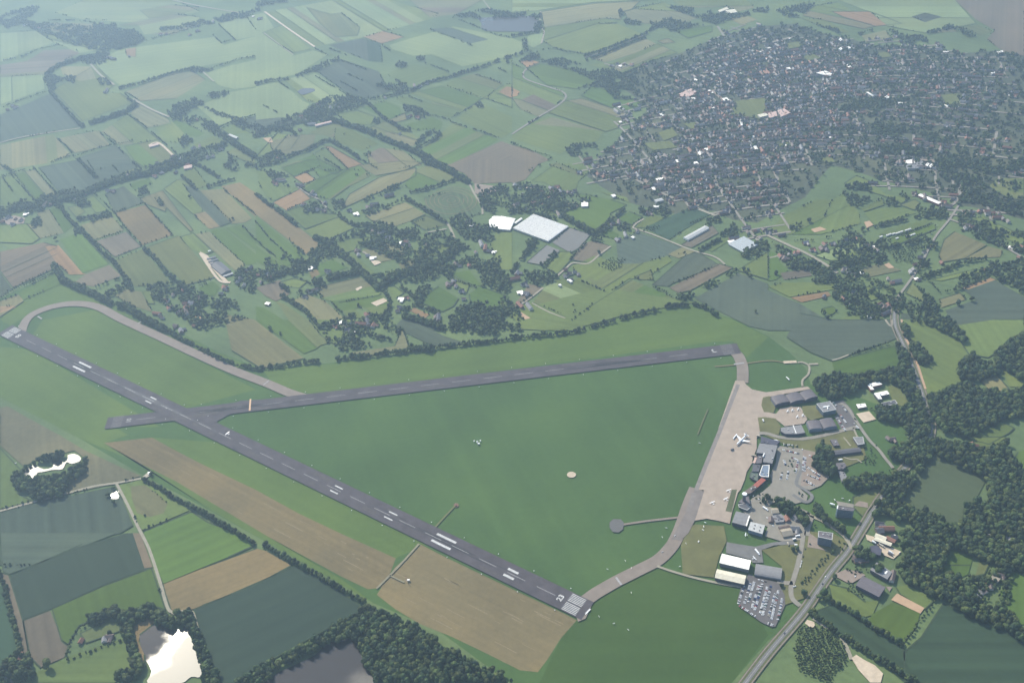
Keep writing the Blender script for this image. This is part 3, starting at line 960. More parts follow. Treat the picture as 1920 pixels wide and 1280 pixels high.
# a ditch or rough margin runs between most fields
dm = MB(); DITCH_Z = 2.0
def strip(mb, W, wd, z, mi=0):
    n = len(W)
    if n < 2: return
    Ls, Rs = [], []
    for i in range(n):
        a = Vector(W[max(0, i-1)][:2]); b = Vector(W[min(n-1, i+1)][:2]); t = (b-a)
        if t.length < 1e-6: t = Vector((1, 0))
        t.normalize(); q = Vector((-t.y, t.x))*wd/2; p = Vector(W[i][:2]); Ls.append(p+q); Rs.append(p-q)
    for i in range(n-1): mb.face([(*Rs[i], z), (*Rs[i+1], z), (*Ls[i+1], z), (*Ls[i], z)], mi)
town_poly = None
field(pts(AIRFIELD), 'a', 'airfield_grass', False)
for ln, o in blocks(AIRGRASS): field(pts(ln, o), 'c' if ln.startswith('1090,') else 'A', 'airfield_grass', False)
sw = MB(); RH = random.Random(3)
for ln, o in blocks(HAY):
    ob, wp = field(pts(ln, o), 't', 'hay_meadow'); dv = Vector(G(18, 623)[:2])-Vector(G(1091, 1141)[:2]); dv.normalize(); n_ = 0
    while n_ < 26:
        q = (RH.uniform(min(p[0] for p in wp), max(p[0] for p in wp)), RH.uniform(min(p[1] for p in wp), max(p[1] for p in wp)))
        if not inside(q, offset(wp, -12)): continue
        n_ += 1; L_ = RH.uniform(6, 55); a_ = Vector(q); b_ = a_+dv*L_
        if inside(b_, offset(wp, -6)): strip(sw, [a_, a_.lerp(b_, .5)+Vector((RH.uniform(-.7, .7), RH.uniform(-.7, .7))), b_], RH.uniform(.7, 2.0), _layer[0]+.03)
struct(sw.obj('hay_swath', mat('dry_hay', (.215, .172, .098), .95, noise=.3, scale=.3)))
for ln, o in blocks(PLACES):
    a, b = ln.split('|'); i = b.index(next(c for c in b if c.isdigit())); P = pts(b[i:], o)
    if a == 't': town_poly = P; field(P, 'u', 'town_gardens')
def clip(poly, n, c, keep):
    out = []
    for i in range(len(poly)):
        a, b = poly[i-1], poly[i]; da = (a[0]*n[0]+a[1]*n[1]-c)*keep; db = (b[0]*n[0]+b[1]*n[1]-c)*keep
        if (da < 0) != (db < 0): t = da/(da-db); out.append((a[0]+(b[0]-a[0])*t, a[1]+(b[1]-a[1])*t))
        if db >= 0: out.append(b)
    return out
NEAR = {'p': 'ppgs', 'g': 'ggGysp', 'G': 'GGgy', 's': 'ssgyb', 'y': 'yygs', 'b': 'bbs', 'q': 'qqd', 't': 'tts', 'o': 'oot'}
EDGES = []
def strips(wp, cls):
    L_, bx, by = 0, 1, 0
    for i in range(len(wp)):
        ex, ey = wp[i][0]-wp[i-1][0], wp[i][1]-wp[i-1][1]; l = math.hypot(ex, ey)
        if l > L_: L_, bx, by = l, ex/l, ey/l
    n = (-by, bx); v = [p[0]*n[0]+p[1]*n[1] for p in wp]; lo, hi = min(v), max(v); k = int((hi-lo)/RNGS.uniform(34, 80))
    if k < 2: return
    cut = sorted([lo]+[lo+(hi-lo)*(i+RNGS.uniform(-.25, .25))/k for i in range(1, k)]+[hi]); zz = lay()
    for a, b in zip(cut, cut[1:]):
        if RNGS.random() < .42: continue
        q = clip(clip(wp, n, a, 1), n, b, -1)
        if len(q) < 3: continue
        c = RNGS.choice(NEAR[cls]); base = CLS[c]; f = 1+RNGS.uniform(-.12, .12); h = RNGS.uniform(-.05, .05); mb = MB(); mb.face([(x, y, zz) for x, y in ccw(q)]); ob = struct(mb.obj('field_strip', LAND)); attr_land(ob.data, (base[0]*f*(1+h), base[1]*f, base[2]*f), n, PRM[c])
        if RNGS.random() < .5:
            e = [(p[0], p[1]) for p in q if abs(p[0]*n[0]+p[1]*n[1]-a) < .1]
            if len(e) == 2: strip(dm, e, RNGS.uniform(1.2, 2.6), DITCH_Z)
RNGS = random.Random(11)
for ln, o in blocks(FIELDS):
    cls, s = ln.split(' ', 1); ob, wp = field(pts(s, o), cls.strip('='), seedcol=cls[-1] != '=')
    if cls[-1] != '=' and o[1] in (0, 300) and o[2] == 4 and cls.strip('=') in NEAR and abs(area2(wp)) > 16000 and RNGS.random() < .93: strips(wp, cls.strip('='))
    if o[2] == 4 and cls[-1] != '=': EDGES += [(wp[i-1], wp[i]) for i in range(len(wp)) if RNGS.random() < .32]
    if cls[-1] != '=' and random.random() < .62:
        for i in range(len(wp)):
            if random.random() < .7: strip(dm, [wp[i-1], wp[i]], random.uniform(1.6, 3.6), DITCH_Z)
print('layers', _layer[0])
dob = struct(dm.obj('ditch', mat('reed', (.035, .055, .026), .95, noise=.4, scale=.05)))

# ------------------------------------------------------- roads and pavings
ASPH = mat('runway_asphalt', (.070, .060, .065), .9, noise=.28, scale=.035); ASPH2 = mat('road_asphalt', (.150, .145, .140), .9, noise=.15, scale=.08)
CONC = mat('apron_concrete', (.325, .262, .210), .9, noise=.16, scale=.06); CONC2 = mat('old_concrete', (.205, .168, .140), .9, noise=.14, scale=.05)
PALE = mat('pale_track', (.270, .245, .185), .95, noise=.15, scale=.1); SAND = mat('sand', (.400, .270, .170), .95, noise=.12, scale=.12)
SANDW = mat('pale_sand', (.480, .390, .290), .95, noise=.2, scale=.1); PAINT = mat('white_paint', (.45, .45, .44), .7, noise=.3, scale=.15)
PAINT2 = mat('worn_paint', (.31, .30, .30), .8, noise=.2, scale=.2); LOT = mat('parking_asphalt', (.112, .102, .102), .9, noise=.12, scale=.1)
GRAV = mat('gravel_yard', (.240, .190, .155), .95, noise=.15, scale=.1); YARD = mat('yard_paving', (.225, .205, .172), .92, noise=.16, scale=.07)
ORANGE = mat('ochre_paint', (.55, .36, .22), .8)
def road(name, P, wd, m, z, n=6, parent=None, px=True):
    mb = MB(); P = smooth(P, n); W = [G(*p)[:2] for p in P] if px else P
    strip(mb, W, wd, z); return struct(mb.obj(name, m, parent))
def paving(name, P, m, z):
    mb = MB(); mb.face([(*p, z) for p in ccw([tuple(G(*q)[:2]) for q in P])]); return struct(mb.obj(name, m))
RZ = 2.2
A_ = (1280, 780, 5.334); C_ = (1280, 980, 5.819); D_ = (1280, 600, 4.922); E1 = (1350, 790, 14.22); E2 = (1460, 740, 14.22); E3 = (1380, 860, 14.22)
E4 = (1320, 900, 14.22); E5 = (1360, 950, 14.22); F_ = (1460, 940, 11.64); G8 = (1570, 980, 8); K_ = (1560, 690, 11.64); S_ = (1540, 820, 11.64); Z2 = (1560, 600, 4.922)
Z5 = (1560, 820, 5.333); Z6 = (1500, 1020, 4.571); R1 = (0, 0, 4); R2 = (480, 0, 4); R3 = (960, 0, 4); R4 = (1440, 0, 4); R5 = (0, 300, 4); R6 = (480, 300, 4); R7 = (960, 300, 4); R8 = (1440, 300, 4)
L1 = (0, 740, 4); L2 = (0, 1000, 4.571)
# runways laid out in metres along their surveyed centrelines
def runway(name, e0, e1, L, wd, period, dash, d0, zz):
    a, b = G(*e0), G(*e1); d = (b-a).normalized(); q = Vector((-d.y, d.x, 0)); a = a+Vector((0, 0, zz))
    def R_(s, t): return (a+d*s+q*t)[:2]
    mb = MB(); mb.face([(*R_(s, t), zz) for s, t in ((-8, -wd/2), (L+8, -wd/2), (L+8, wd/2), (-8, wd/2))]); o = struct(mb.obj(name, ASPH))
    def rect(s0, s1, t0, t1, nm, m):
        k = MB(); k.face([(*R_(s0, t0), zz+.04), (*R_(s1, t0), zz+.04), (*R_(s1, t1), zz+.04), (*R_(s0, t1), zz+.04)]); return k.obj(nm, m, o)
    s = d0
    while s+dash < L-75: rect(s, s+dash, -.5, .5, 'centreline_marking', PAINT2); s += period
    return o, R_, rect, d, q, a
RA = runway('runway', (1094.5, 1142.5), (16, 622), 1800, 46, 67, 41, 62, RZ)
RB = runway('cross_runway', (206, 793.5), (1384, 654), 1500, 40, 75, 45, 62, RZ-.1)
def keys(rw, s0, s1, m=PAINT, n=12):
    k = MB(); R_ = rw[1]
    for i in range(n):
        t = -18.4+i*36.8/(n-1)+(1 if i >= n/2 else -1)*1.1
        k.face([(*R_(s, u), RZ+.05) for s, u in ((s0, t-.75), (s1, t-.75), (s1, t+.75), (s0, t+.75))])
    k.obj('threshold_marking', m, rw[0])
keys(RA, 6, 36); keys(RA, 1764, 1794); FADED = mat('faded_paint', (.17, .16, .155), .85, noise=.4, scale=.3); keys(RB, 6, 30, FADED, 10); keys(RB, 1466, 1494, FADED, 10)
for s0, s1, t in ((300, 348, 9.5), (150, 174, 8), (1800-348, 1500, 9.5), (720, 744, 8), (748, 770, 8)):
    if s0 in (720, 748): continue
    for sg in (-1, 1): RA[2](s0, s1, sg*t-2.6 if sg > 0 else -t-2.6, sg*t+2.6 if sg > 0 else -t+2.6, 'touchdown_marking', PAINT)
for s0 in (450, 600, 1200):
    for t in (-8, 8): RA[2](s0, s0+22, t-1.5, t+1.5, 'touchdown_marking', PAINT)
WORN = mat('worn_asphalt', (.105, .098, .100), .9, noise=.35, scale=.03)
for s0, s1, t0, t1 in ((1080, 1330, -7, 5), (980, 1080, -4, 1), (1330, 1400, -5, 3)):
    k = MB(); k.face([(*RA[1](s0, t0*.4), RZ+.02), (*RA[1]((s0+s1)/2, t0), RZ+.02), (*RA[1](s1, t0*.3), RZ+.02), (*RA[1](s1, t1*.3), RZ+.02), (*RA[1]((s0+s1)/2, t1), RZ+.02), (*RA[1](s0, t1*.4), RZ+.02)]); k.obj('worn_strip', WORN, RA[0])
RUBBER = mat('tyre_rubber', (.026, .025, .027), .85, noise=.6, scale=.06); RK = random.Random(9)
for rw_, ss in ((RA, (330, 1470)), (RB, (300, 1200))):
    k = MB()
    for s_ in ss:
        for _ in range(46):
            c_ = s_+RK.gauss(0, 70); t_ = RK.choice((-3, 3))+RK.gauss(0, 1.6); l_ = RK.uniform(12, 60); w_ = RK.uniform(.25, .6)
            k.face([(*rw_[1](c_-l_, t_-w_*.3), RZ+.022+.0002*_), (*rw_[1](c_, t_-w_), RZ+.022+.0002*_), (*rw_[1](c_+l_, t_), RZ+.022+.0002*_), (*rw_[1](c_, t_+w_), RZ+.022+.0002*_)])
    k.obj('rubber_marks', RUBBER, rw_[0])
    k = MB()
    for _ in range(16):
        c_ = RK.uniform(80, 1400); l_ = RK.uniform(12, 60); t_ = RK.choice((-1, 1))*RK.uniform(7, 15); w_ = RK.uniform(2, 5)
        k.face([(*rw_[1](c_, t_-w_), RZ+.012+.0005*_), (*rw_[1](c_+l_, t_-w_), RZ+.012+.0005*_), (*rw_[1](c_+l_, t_+w_), RZ+.012+.0005*_), (*rw_[1](c_, t_+w_), RZ+.012+.0005*_)])
    k.obj('asphalt_patch', mat('asphalt_repair', (.078, .068, .066), .9, noise=.3, scale=.1), rw_[0])
def number(rw, txt, s, up, m=PAINT, size=15):
    cu = bpy.data.curves.new('runway_number', 'FONT'); cu.body = txt; cu.size = size; cu.align_x = 'CENTER'; cu.align_y = 'CENTER'; cu.offset = .42; cu.materials.append(m)
    o = bpy.data.objects.new('runway_number', cu); C.objects.link(o); o.parent = rw[0]
    p = rw[1](s, 0); d = rw[3]*up; o.location = (p[0], p[1], RZ+.06); o.rotation_euler = (0, 0, math.atan2(d.y, d.x)-math.pi/2)
number(RA, '23', 50, 1); number(RA, '05', 1748, -1); number(RB, '01', 44, 1, PAINT2); number(RB, '19', 1448, -1)
# taxiways
road('taxiway', [(38, 634), (44, 612), (55, 595), (76, 583), (110, 573), (148, 570), (186, 577), (230, 600), (300, 632), (370, 665), (440, 696), (500, 719), (545, 738), (580, 748)], 25, CONC2, RZ-.3)
road('taxiway', [(1090, 1133), (1112, 1116), (1135, 1102), (1160, 1088), (1200, 1068), (1234, 1050), (1258, 1026), (1270, 1005), (1280, 980), (1290, 950), (1304, 916)], 26, CONC2, RZ-.3)
road('taxiway', [(1368, 654), (1384, 668), (1392, 690), (1392, 718)], 27, CONC2, RZ-.3)
paving('taxiway', pts('360,788 385,772 452,752 520,748 480,768 430,778 408,790 404,805 398,818 372,812'), ASPH, RZ-.2)
paving('taxiway', pts('1066,1118 1100,1118 1118,1112 1112,1130 1098,1160 1084,1166'), CONC2, RZ-.25)
for P, wd in (([(470, 749), (468.5, 771)], 4), ([(71, 594), (79, 599)], 4), ([(259, 608), (266, 603)], 4), ([(494, 723), (505, 714)], 3), ([(1155, 1083), (1165, 1097)], 4), ([(1376, 684), (1395, 681.5)], 4), ([(1098, 1151), (1107, 1142)], 4)):
    road('holding_line', P, wd, ORANGE if P[0][0] == 470 else PAINT2, RZ+.1)
for s0_ in range(2): road('apron_shoulder', [(1384, 722), (1372, 752), (1350, 808), (1328, 862), (1305, 920)] if s0_ == 0 else [(1302, 925), (1290, 960)], 9, mat('shoulder_tar', (.20, .175, .16), .9, noise=.2, scale=.1), RZ+.03)
# apron and the hangar forecourts
paving('apron', pts('440,0 810,0 800,30 770,150 770,200 740,220 740,330 700,430 690,480 640,560 620,640 580,740 552,770 495,960 470,1080 350,1050 240,1030 120,1050 215,745 125,735 300,300', A_), CONC, RZ)
paving('apron', pts('485,565 565,565 585,600 640,645 770,672 1150,618 1180,640 820,710 750,720 735,800 755,850 860,870 900,820 1000,800 1090,810 1150,920 1120,960 940,985 860,920 750,905 710,1040 440,1250 300,1250 330,1000', D_), CONC, RZ+.01)
paving('taxiway', pts('120,740 215,755 125,1040 100,1090 60,1170 -20,1250 -110,1230 20,990', A_), mat('taxi_asphalt', (.175, .150, .135), .9, noise=.2, scale=.06), RZ+.02)
paving('apron_verge', pts('492,740 543,740 490,968 428,955', A_), mat('mown_grass', (.085, .095, .045), .95, noise=.2, scale=.2), RZ+.03)
paving('compass_pad', pts('1143,980 1150,974 1164,974 1170,981 1168,993 1160,999 1149,998 1143,990'), mat('pad_paving', (.115, .110, .105), .9, noise=.1, scale=.2), RZ)
road('service_path', [(1168, 984), (1215, 977), (1278, 970)], 5, CONC2, RZ-.2)
road('service_path', [(815, 990), (835, 968), (853, 949)], 4, mat('worn_grass', (.12, .13, .05), .95), RZ-.2)
road('service_path', [(786, 1020), (745, 1065), (706, 1104)], 4, mat('worn_track', (.21, .19, .125), .95, noise=.2, scale=.1), RZ-.2)
road('service_path', [(731, 1079), (758, 1092)], 3, MATS['worn_track'], RZ-.2)
road('service_path', [(1232, 1062), (1262, 1072), (1300, 1083), (1345, 1093), (1400, 1103)], 5, PALE, RZ-.2)
road('service_path', [(1340, 688), (1385, 684), (1440, 677), (1470, 680)], 3, mat('bare_strip', (.18, .14, .075), .95), RZ-.4)
road('service_path', [(1327, 768), (1316, 795), (1308, 815)], 3, mat('dry_strip', (.11, .115, .05), .95), RZ-.4)
paving('sand_disc', [(1071.5+8.5*math.cos(a*.35), 890.5+5.6*math.sin(a*.35)) for a in range(18)], SANDW, RZ-.3)
paving('sand_disc', [(855.5+5*math.cos(a*.5), 947.5+4*math.sin(a*.5)) for a in range(12)], mat('brown_gravel', (.16, .10, .07), .95), RZ-.3)
# airport landside pavings
paving('lawn', pts('700,1040 760,1050 900,1090 1300,1075 1560,1010 1640,1090 1700,1280 1400,1400 1200,1300 900,1130', D_), LAND if False else mat('airport_lawn', (.120, .118, .044), .95, noise=.25, scale=.03), RZ-.5)
paving('lawn', pts('130,20 450,40 480,200 420,330 400,360 340,600 0,560 -20,250 60,60', C_), MATS['airport_lawn'], RZ-.45)
paving('lawn', pts('860,300 1240,210 1300,90 1640,120 1830,220 1560,560 1340,820 1110,900 1110,800 1040,660 1080,480', C_), MATS['airport_lawn'], RZ-.44)
for P in ('750,20 770,150 780,180 960,190 980,110 930,30 820,15', ): paving('lawn', pts(P, A_), MATS['airport_lawn'], RZ+.05)
paving('lawn', pts('740,720 800,705 860,800 840,860 750,855 725,790', D_), MATS['airport_lawn'], RZ+.05)
paving('lawn', pts('1100,800 1230,790 1300,900 1180,930 1110,870', D_), MATS['airport_lawn'], RZ+.05)
paving('car_park', pts('950,300 1200,335 1330,365 1310,520 1470,610 1380,700 1270,745 1140,700 1250,800 1240,850 1130,880 1000,820 900,660 870,600 930,470', A_), YARD, RZ)
paving('car_park', pts('1200,340 1330,368 1312,520 1465,610 1375,695 1180,705 1195,560', A_), GRAV, RZ+.02)
paving('yard', pts('640,900 690,830 800,760 870,700 900,650 1000,820 930,860 860,900 980,985 1180,1065 1230,1130 1200,1240 1000,1260 820,1205 850,1110 690,1060 600,950', A_), YARD, RZ)
paving('yard', pts('480,215 620,240 790,265 1000,215 1200,200 1240,240 1000,250 860,300 880,440 760,440 745,405 470,333', C_), ASPH2, RZ)
paving('car_park', pts('640,690 720,560 800,600 1040,655 1110,790 1118,900 1012,1135 970,1142 850,1085 740,1005 610,915 595,855', C_), LOT, RZ)
paving('car_park', pts('1370,760 1480,745 1560,830 1590,890 1585,1030 1460,1010 1400,900 1430,870', D_), LOT, RZ)
paving('forecourt', pts('1375,110 1470,180 1480,260 1600,320 1480,290 1360,270', C_), GRAV, RZ)
paving('yard', pts('1720,20 1760,0 1940,40 1950,150 1640,100', (1460, 940, 11.64)), GRAV, RZ)
paving('forecourt', pts('1250,0 1640,70 1630,150 1300,100', F_), YARD, RZ)
for P, wd, m in (
    (pts('705,1050 780,1052 900,1085 1100,1100 1300,1068 1600,990', D_), 9, YARD), (pts('60,770 130,800 200,900 270,1010 350,1120 430,1200 490,1280 540,1340 560,1370', Z2), 7, YARD),
    (pts('1240,970 1300,1010 1400,1055 1560,1160 1640,1240 1690,1330', A_), 7, PALE), (pts('900,640 950,760 1050,870 1200,950 1270,985', A_), 7, YARD),
    (pts('1290,1000 1250,1130 1240,1200', A_), 10, YARD), (pts('1320,90 1290,300 1250,480 1200,650 1180,720 1195,830 1280,910', C_), 9, YARD), (pts('1030,640 1120,660 1200,660', C_), 9, YARD),
    (pts('1150,460 1190,520 1150,620 1140,690 1220,740 1290,800 1270,850 1210,860 1100,790', A_), 7, ASPH2),
    (pts('480,10 560,100 640,200', S_), 3, PALE), (pts('1575,1000 1600,1060 1640,1150', D_), 4, PALE), (pts('480,440 640,490 770,490 880,560', (1540, 820, 11.64)), 3, PALE)):
    road('airport_road', P, wd, m, RZ+.08)
# public roads and tracks
main_all = [(1386, 1296), (1440, 1225), (1500, 1155), (1530, 1113), (1560, 1070), (1590, 1033), (1620, 985), (1648, 940), (1690, 885), (1735, 835), (1746, 800), (1739, 773), (1729, 738), (1714, 697), (1700, 661), (1686, 630), (1678, 610), (1677, 587), (1683, 557), (1698, 538), (1712, 518), (1720, 505), (1730, 490), (1742, 465), (1757, 440), (1780, 412), (1800, 380), (1803, 360)]
main = main_all[:19]
road('lane', main_all[18:], 6, YARD, RZ-.05)
road('road_verge', main, 21, mat('verge', (.088, .098, .042), .95, noise=.2, scale=.1), RZ-.2); road('main_road', main, 8, ASPH2, RZ); road('lane_marking', main, .35, PAINT, RZ+.03)
for off_ in (-8.6, 8.6):
    W = [Vector(G(*p)[:2]) for p in smooth(main, 6)]; Q = []
    for i in range(len(W)):
        t = (W[min(len(W)-1, i+1)]-W[max(0, i-1)]).normalized(); Q.append(tuple(W[i]+Vector((-t.y, t.x))*off_))
    road('cycle_path', Q, 2.2, CONC2, RZ+.02, 1, None, False)
road('dirt_shoulder', [(1690, 600), (1696, 630), (1712, 662), (1722, 690), (1735, 730)], 5, SAND, RZ+.03)
for P, wd, m in (
    (pts('0,570 150,640 300,710 420,780 520,850', R8), 9, PALE), (pts('905,512 930,480 990,445', R7), 6, PALE), (pts('905,512 1050,560 1200,620 1350,680 1520,730 1595,785', R7), 6, PALE),
    (pts('740,650 660,710 570,780 460,775 400,820 340,872', R7), 6, PALE), (pts('235,960 120,1050 0,1130', R7), 6, PALE), (pts('150,1075 270,1140 400,1190', R7), 4, PALE),
    (pts('680,485 760,570 860,640', R1), 8, PALE), (pts('1000,745 1130,820 1270,880', R1), 9, PALE), (pts('0,1075 200,1025 600,965', R1), 6, PALE), (pts('1280,0 1500,50 1800,100', R1), 8, PALE),
    (pts('1520,540 1605,615', R1), 6, PALE), (pts('1115,1095 1190,1075 1310,1180', R1), 8, SANDW), (pts('65,92 250,225 440,355', R2), 9, SANDW), (pts('60,250 280,415', R2), 4, PALE), (pts('1700,0 1760,80', R2), 6, PALE),
    (pts('215,90 210,180 240,240 220,330', R3), 7, PALE), (pts('115,515 85,555 110,600 300,665 375,690 405,730 350,790 200,880 0,1010', R3), 7, YARD), (pts('550,435 720,380 860,320 1000,265', R3), 6, YARD),
    (pts('1500,680 1590,770 1600,860 1640,980 1720,1060 1790,1050', R3), 11, GRAV), (pts('1100,880 1220,970', R3), 8, PALE), (pts('1230,810 1400,930', R3), 8, YARD), (pts('930,150 1100,240 1210,290', R7), 10, YARD),
    (pts('1100,180 1440,30', R7), 8, YARD), (pts('1370,360 1550,430', R7), 10, PALE), (pts('1480,20 1540,200', R7), 8, YARD), (pts('480,1060 730,1100', R4), 8, YARD), (pts('870,740 1300,690 1450,660', R4), 9, YARD),
    (pts('1450,590 1640,480', R4), 9, YARD), (pts('960,810 1060,900', R4), 8, YARD), (pts('0,330 240,270', R4), 8, YARD), (pts('0,1230 120,1180', R4), 7, YARD), (pts('1540,200 1600,290', R3), 8, YARD), (pts('1100,500 1220,570 1300,620', R3), 7, YARD),
    (pts('1430,470 1640,560', R3), 7, YARD), (pts('1340,360 1420,300 1450,150', R8), 9, YARD), (pts('1340,440 1500,500 1680,600 1920,740', R8), 7, YARD),
    (pts('0,875 240,810 480,748 700,690 870,665 1060,630', L1), 6, PALE), (pts('875,668 960,830 1040,1000 1120,1160 1200,1400 1260,1600 1310,1630 1375,1625', L1), 6, PALE),
    (pts('1470,690 1560,680 1620,670 1660,690 1700,830 1775,1080', L2), 5, PALE), (pts('430,770 460,880', R6), 0.1, PALE), (pts('1430,470 1460,520 1490,590', R6), 7, PALE), (pts('1290,545 1430,520', R6), 6, PALE), (pts('800,690 860,725', R6), 6, PALE),
    (pts('1600,180 1640,260 1690,340 1700,410', R6), 6, PALE), (pts('310,200 400,265 470,300 540,370', R6), 6, YARD), (pts('1120,105 1300,40', R5), 6, YARD), (pts('0,398 130,370 260,358 450,312', R5), 6, ASPH2),
    (pts('1270,355 1345,395', (960, 0, 4)), .1, PALE), (pts('1500,700 1640,900 1730,920', R5), 7, SANDW), (pts('110,640 240,730', Z6), 5, PALE), (pts('350,800 400,890 440,990', Z6), 7, PALE), (pts('560,0 540,60 490,0', Z2), 5, PALE),
    (pts('0,375 60,360 160,322', Z2), 4, PALE), (pts('1105,615 1105,560 1160,500 1165,430 1110,395 1060,395', D_), 5, PALE), (pts('1165,412 1250,408', D_), 6, PALE), (pts('930,395 1050,388', D_), 9, SANDW), (pts('0,740 110,715', R8), 5, PALE)):
    if wd > 1: road('lane', P, wd, m, RZ-.15+random.uniform(0, .04))
for nm, P, o, m in (
    ('riding_arena', '780,480 830,425 1065,550 1030,598', Z6, SAND), ('riding_arena', '220,870 340,845 405,920 290,950', Z2, SANDW), ('riding_arena', '320,525 390,505 440,525 350,548', R8, SAND), ('riding_arena', '870,790 905,775 948,812 905,818', R8, SAND),
    ('riding_arena', '720,470 760,460 790,490 740,515', R8, SAND), ('riding_arena', '330,600 440,560 570,655 490,690', (600, 540, 9.145), SAND), ('riding_arena', '875,265 1090,180 1145,215 1150,240 970,320', (600, 540, 9.145), SANDW), ('riding_arena', '510,835 560,825 570,845 530,860', R6, SAND),
    ('riding_arena', '855,755 920,760 940,775 890,795', R6, SANDW), ('riding_arena', '40,1150 70,1145 140,1190 100,1200', R7, SAND), ('riding_arena', '50,1040 110,1035 130,1070 100,1078', R2, SAND), ('riding_arena', '1460,1170 1510,1165 1520,1195 1480,1205', R5, SAND),
    ('manure_heap_pad', '745,970 790,950 800,962 760,985', R6, SANDW), ('sand_pit', '440,980 480,950 560,1000 640,1040 710,1110 690,1189 600,1189 500,1080', Z6, SANDW), ('sand_pit', '40,680 60,650 120,670 130,710 90,720', Z6, SANDW),
    ('farm_yard', '1500,690 1560,720 1700,900 1730,930 1680,920 1560,780', R5, SANDW), ('yard', '-70,790 130,700 330,740 420,790 230,905 140,900', G8, GRAV), ('yard', '420,180 560,220 800,370 960,440 840,550 690,490 620,350 440,260', G8, SANDW), ('yard', '725,960 820,970 780,1040', G8, GRAV),
    ('farm_yard', '0,440 110,420 190,440 180,480 60,490', R5, GRAV), ('nursery_yard', '1640,180 1790,200 1880,220 1760,250 1700,280 1640,250', R6, GRAV), ('gravel_square', '420,330 480,320 500,345 470,370', R7, SANDW), ('parking_square', '940,140 1060,70 1090,90 1010,180', R7, GRAV),
    ('town_square', '1300,30 1440,20 1520,100 1420,120 1340,90', R7, GRAV), ('works_yard', '980,1230 1040,1190 1240,1200 1250,1260 1180,1270', R4, GRAV), ('works_yard', '1000,0 1050,-20 1250,30 1240,70 1060,50', R8, GRAV)):
    paving(nm, pts(P, o), m, RZ-.05)

for k_ in range(1, 7):
    a0_ = random.uniform(0, 6.28); road('maze_path', [(846+8*k_*math.cos(a0_+t_*.42), 377+4.2*k_*math.sin(a0_+t_*.42)) for t_ in range(13)], 2.2, MATS['bare_strip'], RZ-.2, 2)
# ----------------------------------------------------------------- water
def pond(P, o, calm=None, ruffled=None, close=True):
    """water lying calm in the lee of the bank and ruffled where the wind reaches it (calm and ruffled: two points of the pond)"""
    wm = bpy.data.materials.new('pond_water'); wm.use_nodes = True; nt = wm.node_tree; L = nt.links; b = nt.nodes['Principled BSDF']
    b.inputs['Base Color'].default_value = (.040, .034, .030, 1); b.inputs['IOR'].default_value = 1.45; b.inputs['Specular IOR Level'].default_value = .36
    g = N(nt, 'ShaderNodeNewGeometry'); nz = N(nt, 'ShaderNodeTexNoise', Scale=.5, Detail=3.0); L.new(g.outputs['Position'], nz.inputs['Vector'])
    bp = N(nt, 'ShaderNodeBump', Strength=.05, Distance=.5); L.new(nz.outputs['Fac'], bp.inputs['Height']); L.new(bp.outputs['Normal'], b.inputs['Normal'])
    if calm:
        c, r = G(*calm), G(*ruffled); d = r-c; k = d.length
        sub = N(nt, 'ShaderNodeVectorMath', _operation='SUBTRACT'); L.new(g.outputs['Position'], sub.inputs[0]); sub.inputs[1].default_value = tuple(c)
        dt = N(nt, 'ShaderNodeVectorMath', _operation='DOT_PRODUCT'); L.new(sub.outputs[0], dt.inputs[0]); dt.inputs[1].default_value = tuple(d/k/k)
        n2 = N(nt, 'ShaderNodeTexNoise', Scale=.022, Detail=3.0, Roughness=.5); L.new(g.outputs['Position'], n2.inputs['Vector'])
        ma = N(nt, 'ShaderNodeMath', _operation='MULTIPLY_ADD'); L.new(n2.outputs['Fac'], ma.inputs[0]); ma.inputs[1].default_value = 1.1; L.new(dt.outputs['Value'], ma.inputs[2])
        mr = N(nt, 'ShaderNodeMapRange', From__Min=.80, From__Max=1.5, To__Min=.035, To__Max=.34); L.new(ma.outputs[0], mr.inputs['Value']); L.new(mr.outputs['Result'], b.inputs['Roughness'])
    else: b.inputs['Roughness'].default_value = .12
    q = pts(P, o); return paving('pond', smooth(q+[q[0]], 3), wm, RZ-.4)
pond('180,580 250,530 330,560 400,540 390,490 440,485 480,510 510,480 510,455 560,445 605,470 600,500 540,520 500,510 470,560 400,565 330,580 280,590 270,630 200,610', L1, (28, 893), (70, 882))
pond('1195,880 1330,770 1480,830 1510,815 1560,830 1590,800 1640,900 1680,1020 1730,1130 1720,1230 1640,1230 1540,1290 1270,1290 1300,1180 1220,1030', L2, (282, 1192), (345, 1222))
pond('600,1200 900,1060 1000,960 1200,930 1250,1020 1310,1150 1390,1300 480,1300 540,1250', (380, 980, 4.267), (630, 1240), (700, 1266))
pond('310,690 350,668 430,668 440,685 400,700 350,715', R2); pond('835,745 890,725 890,780 830,780', L1, (200, 925), (214, 932)); pond('1700,800 1880,795 1880,840 1700,835', R3)
pond('-260,140 160,125 170,235 100,240 -200,235 -230,180', R3, (880, 20), (935, 40))
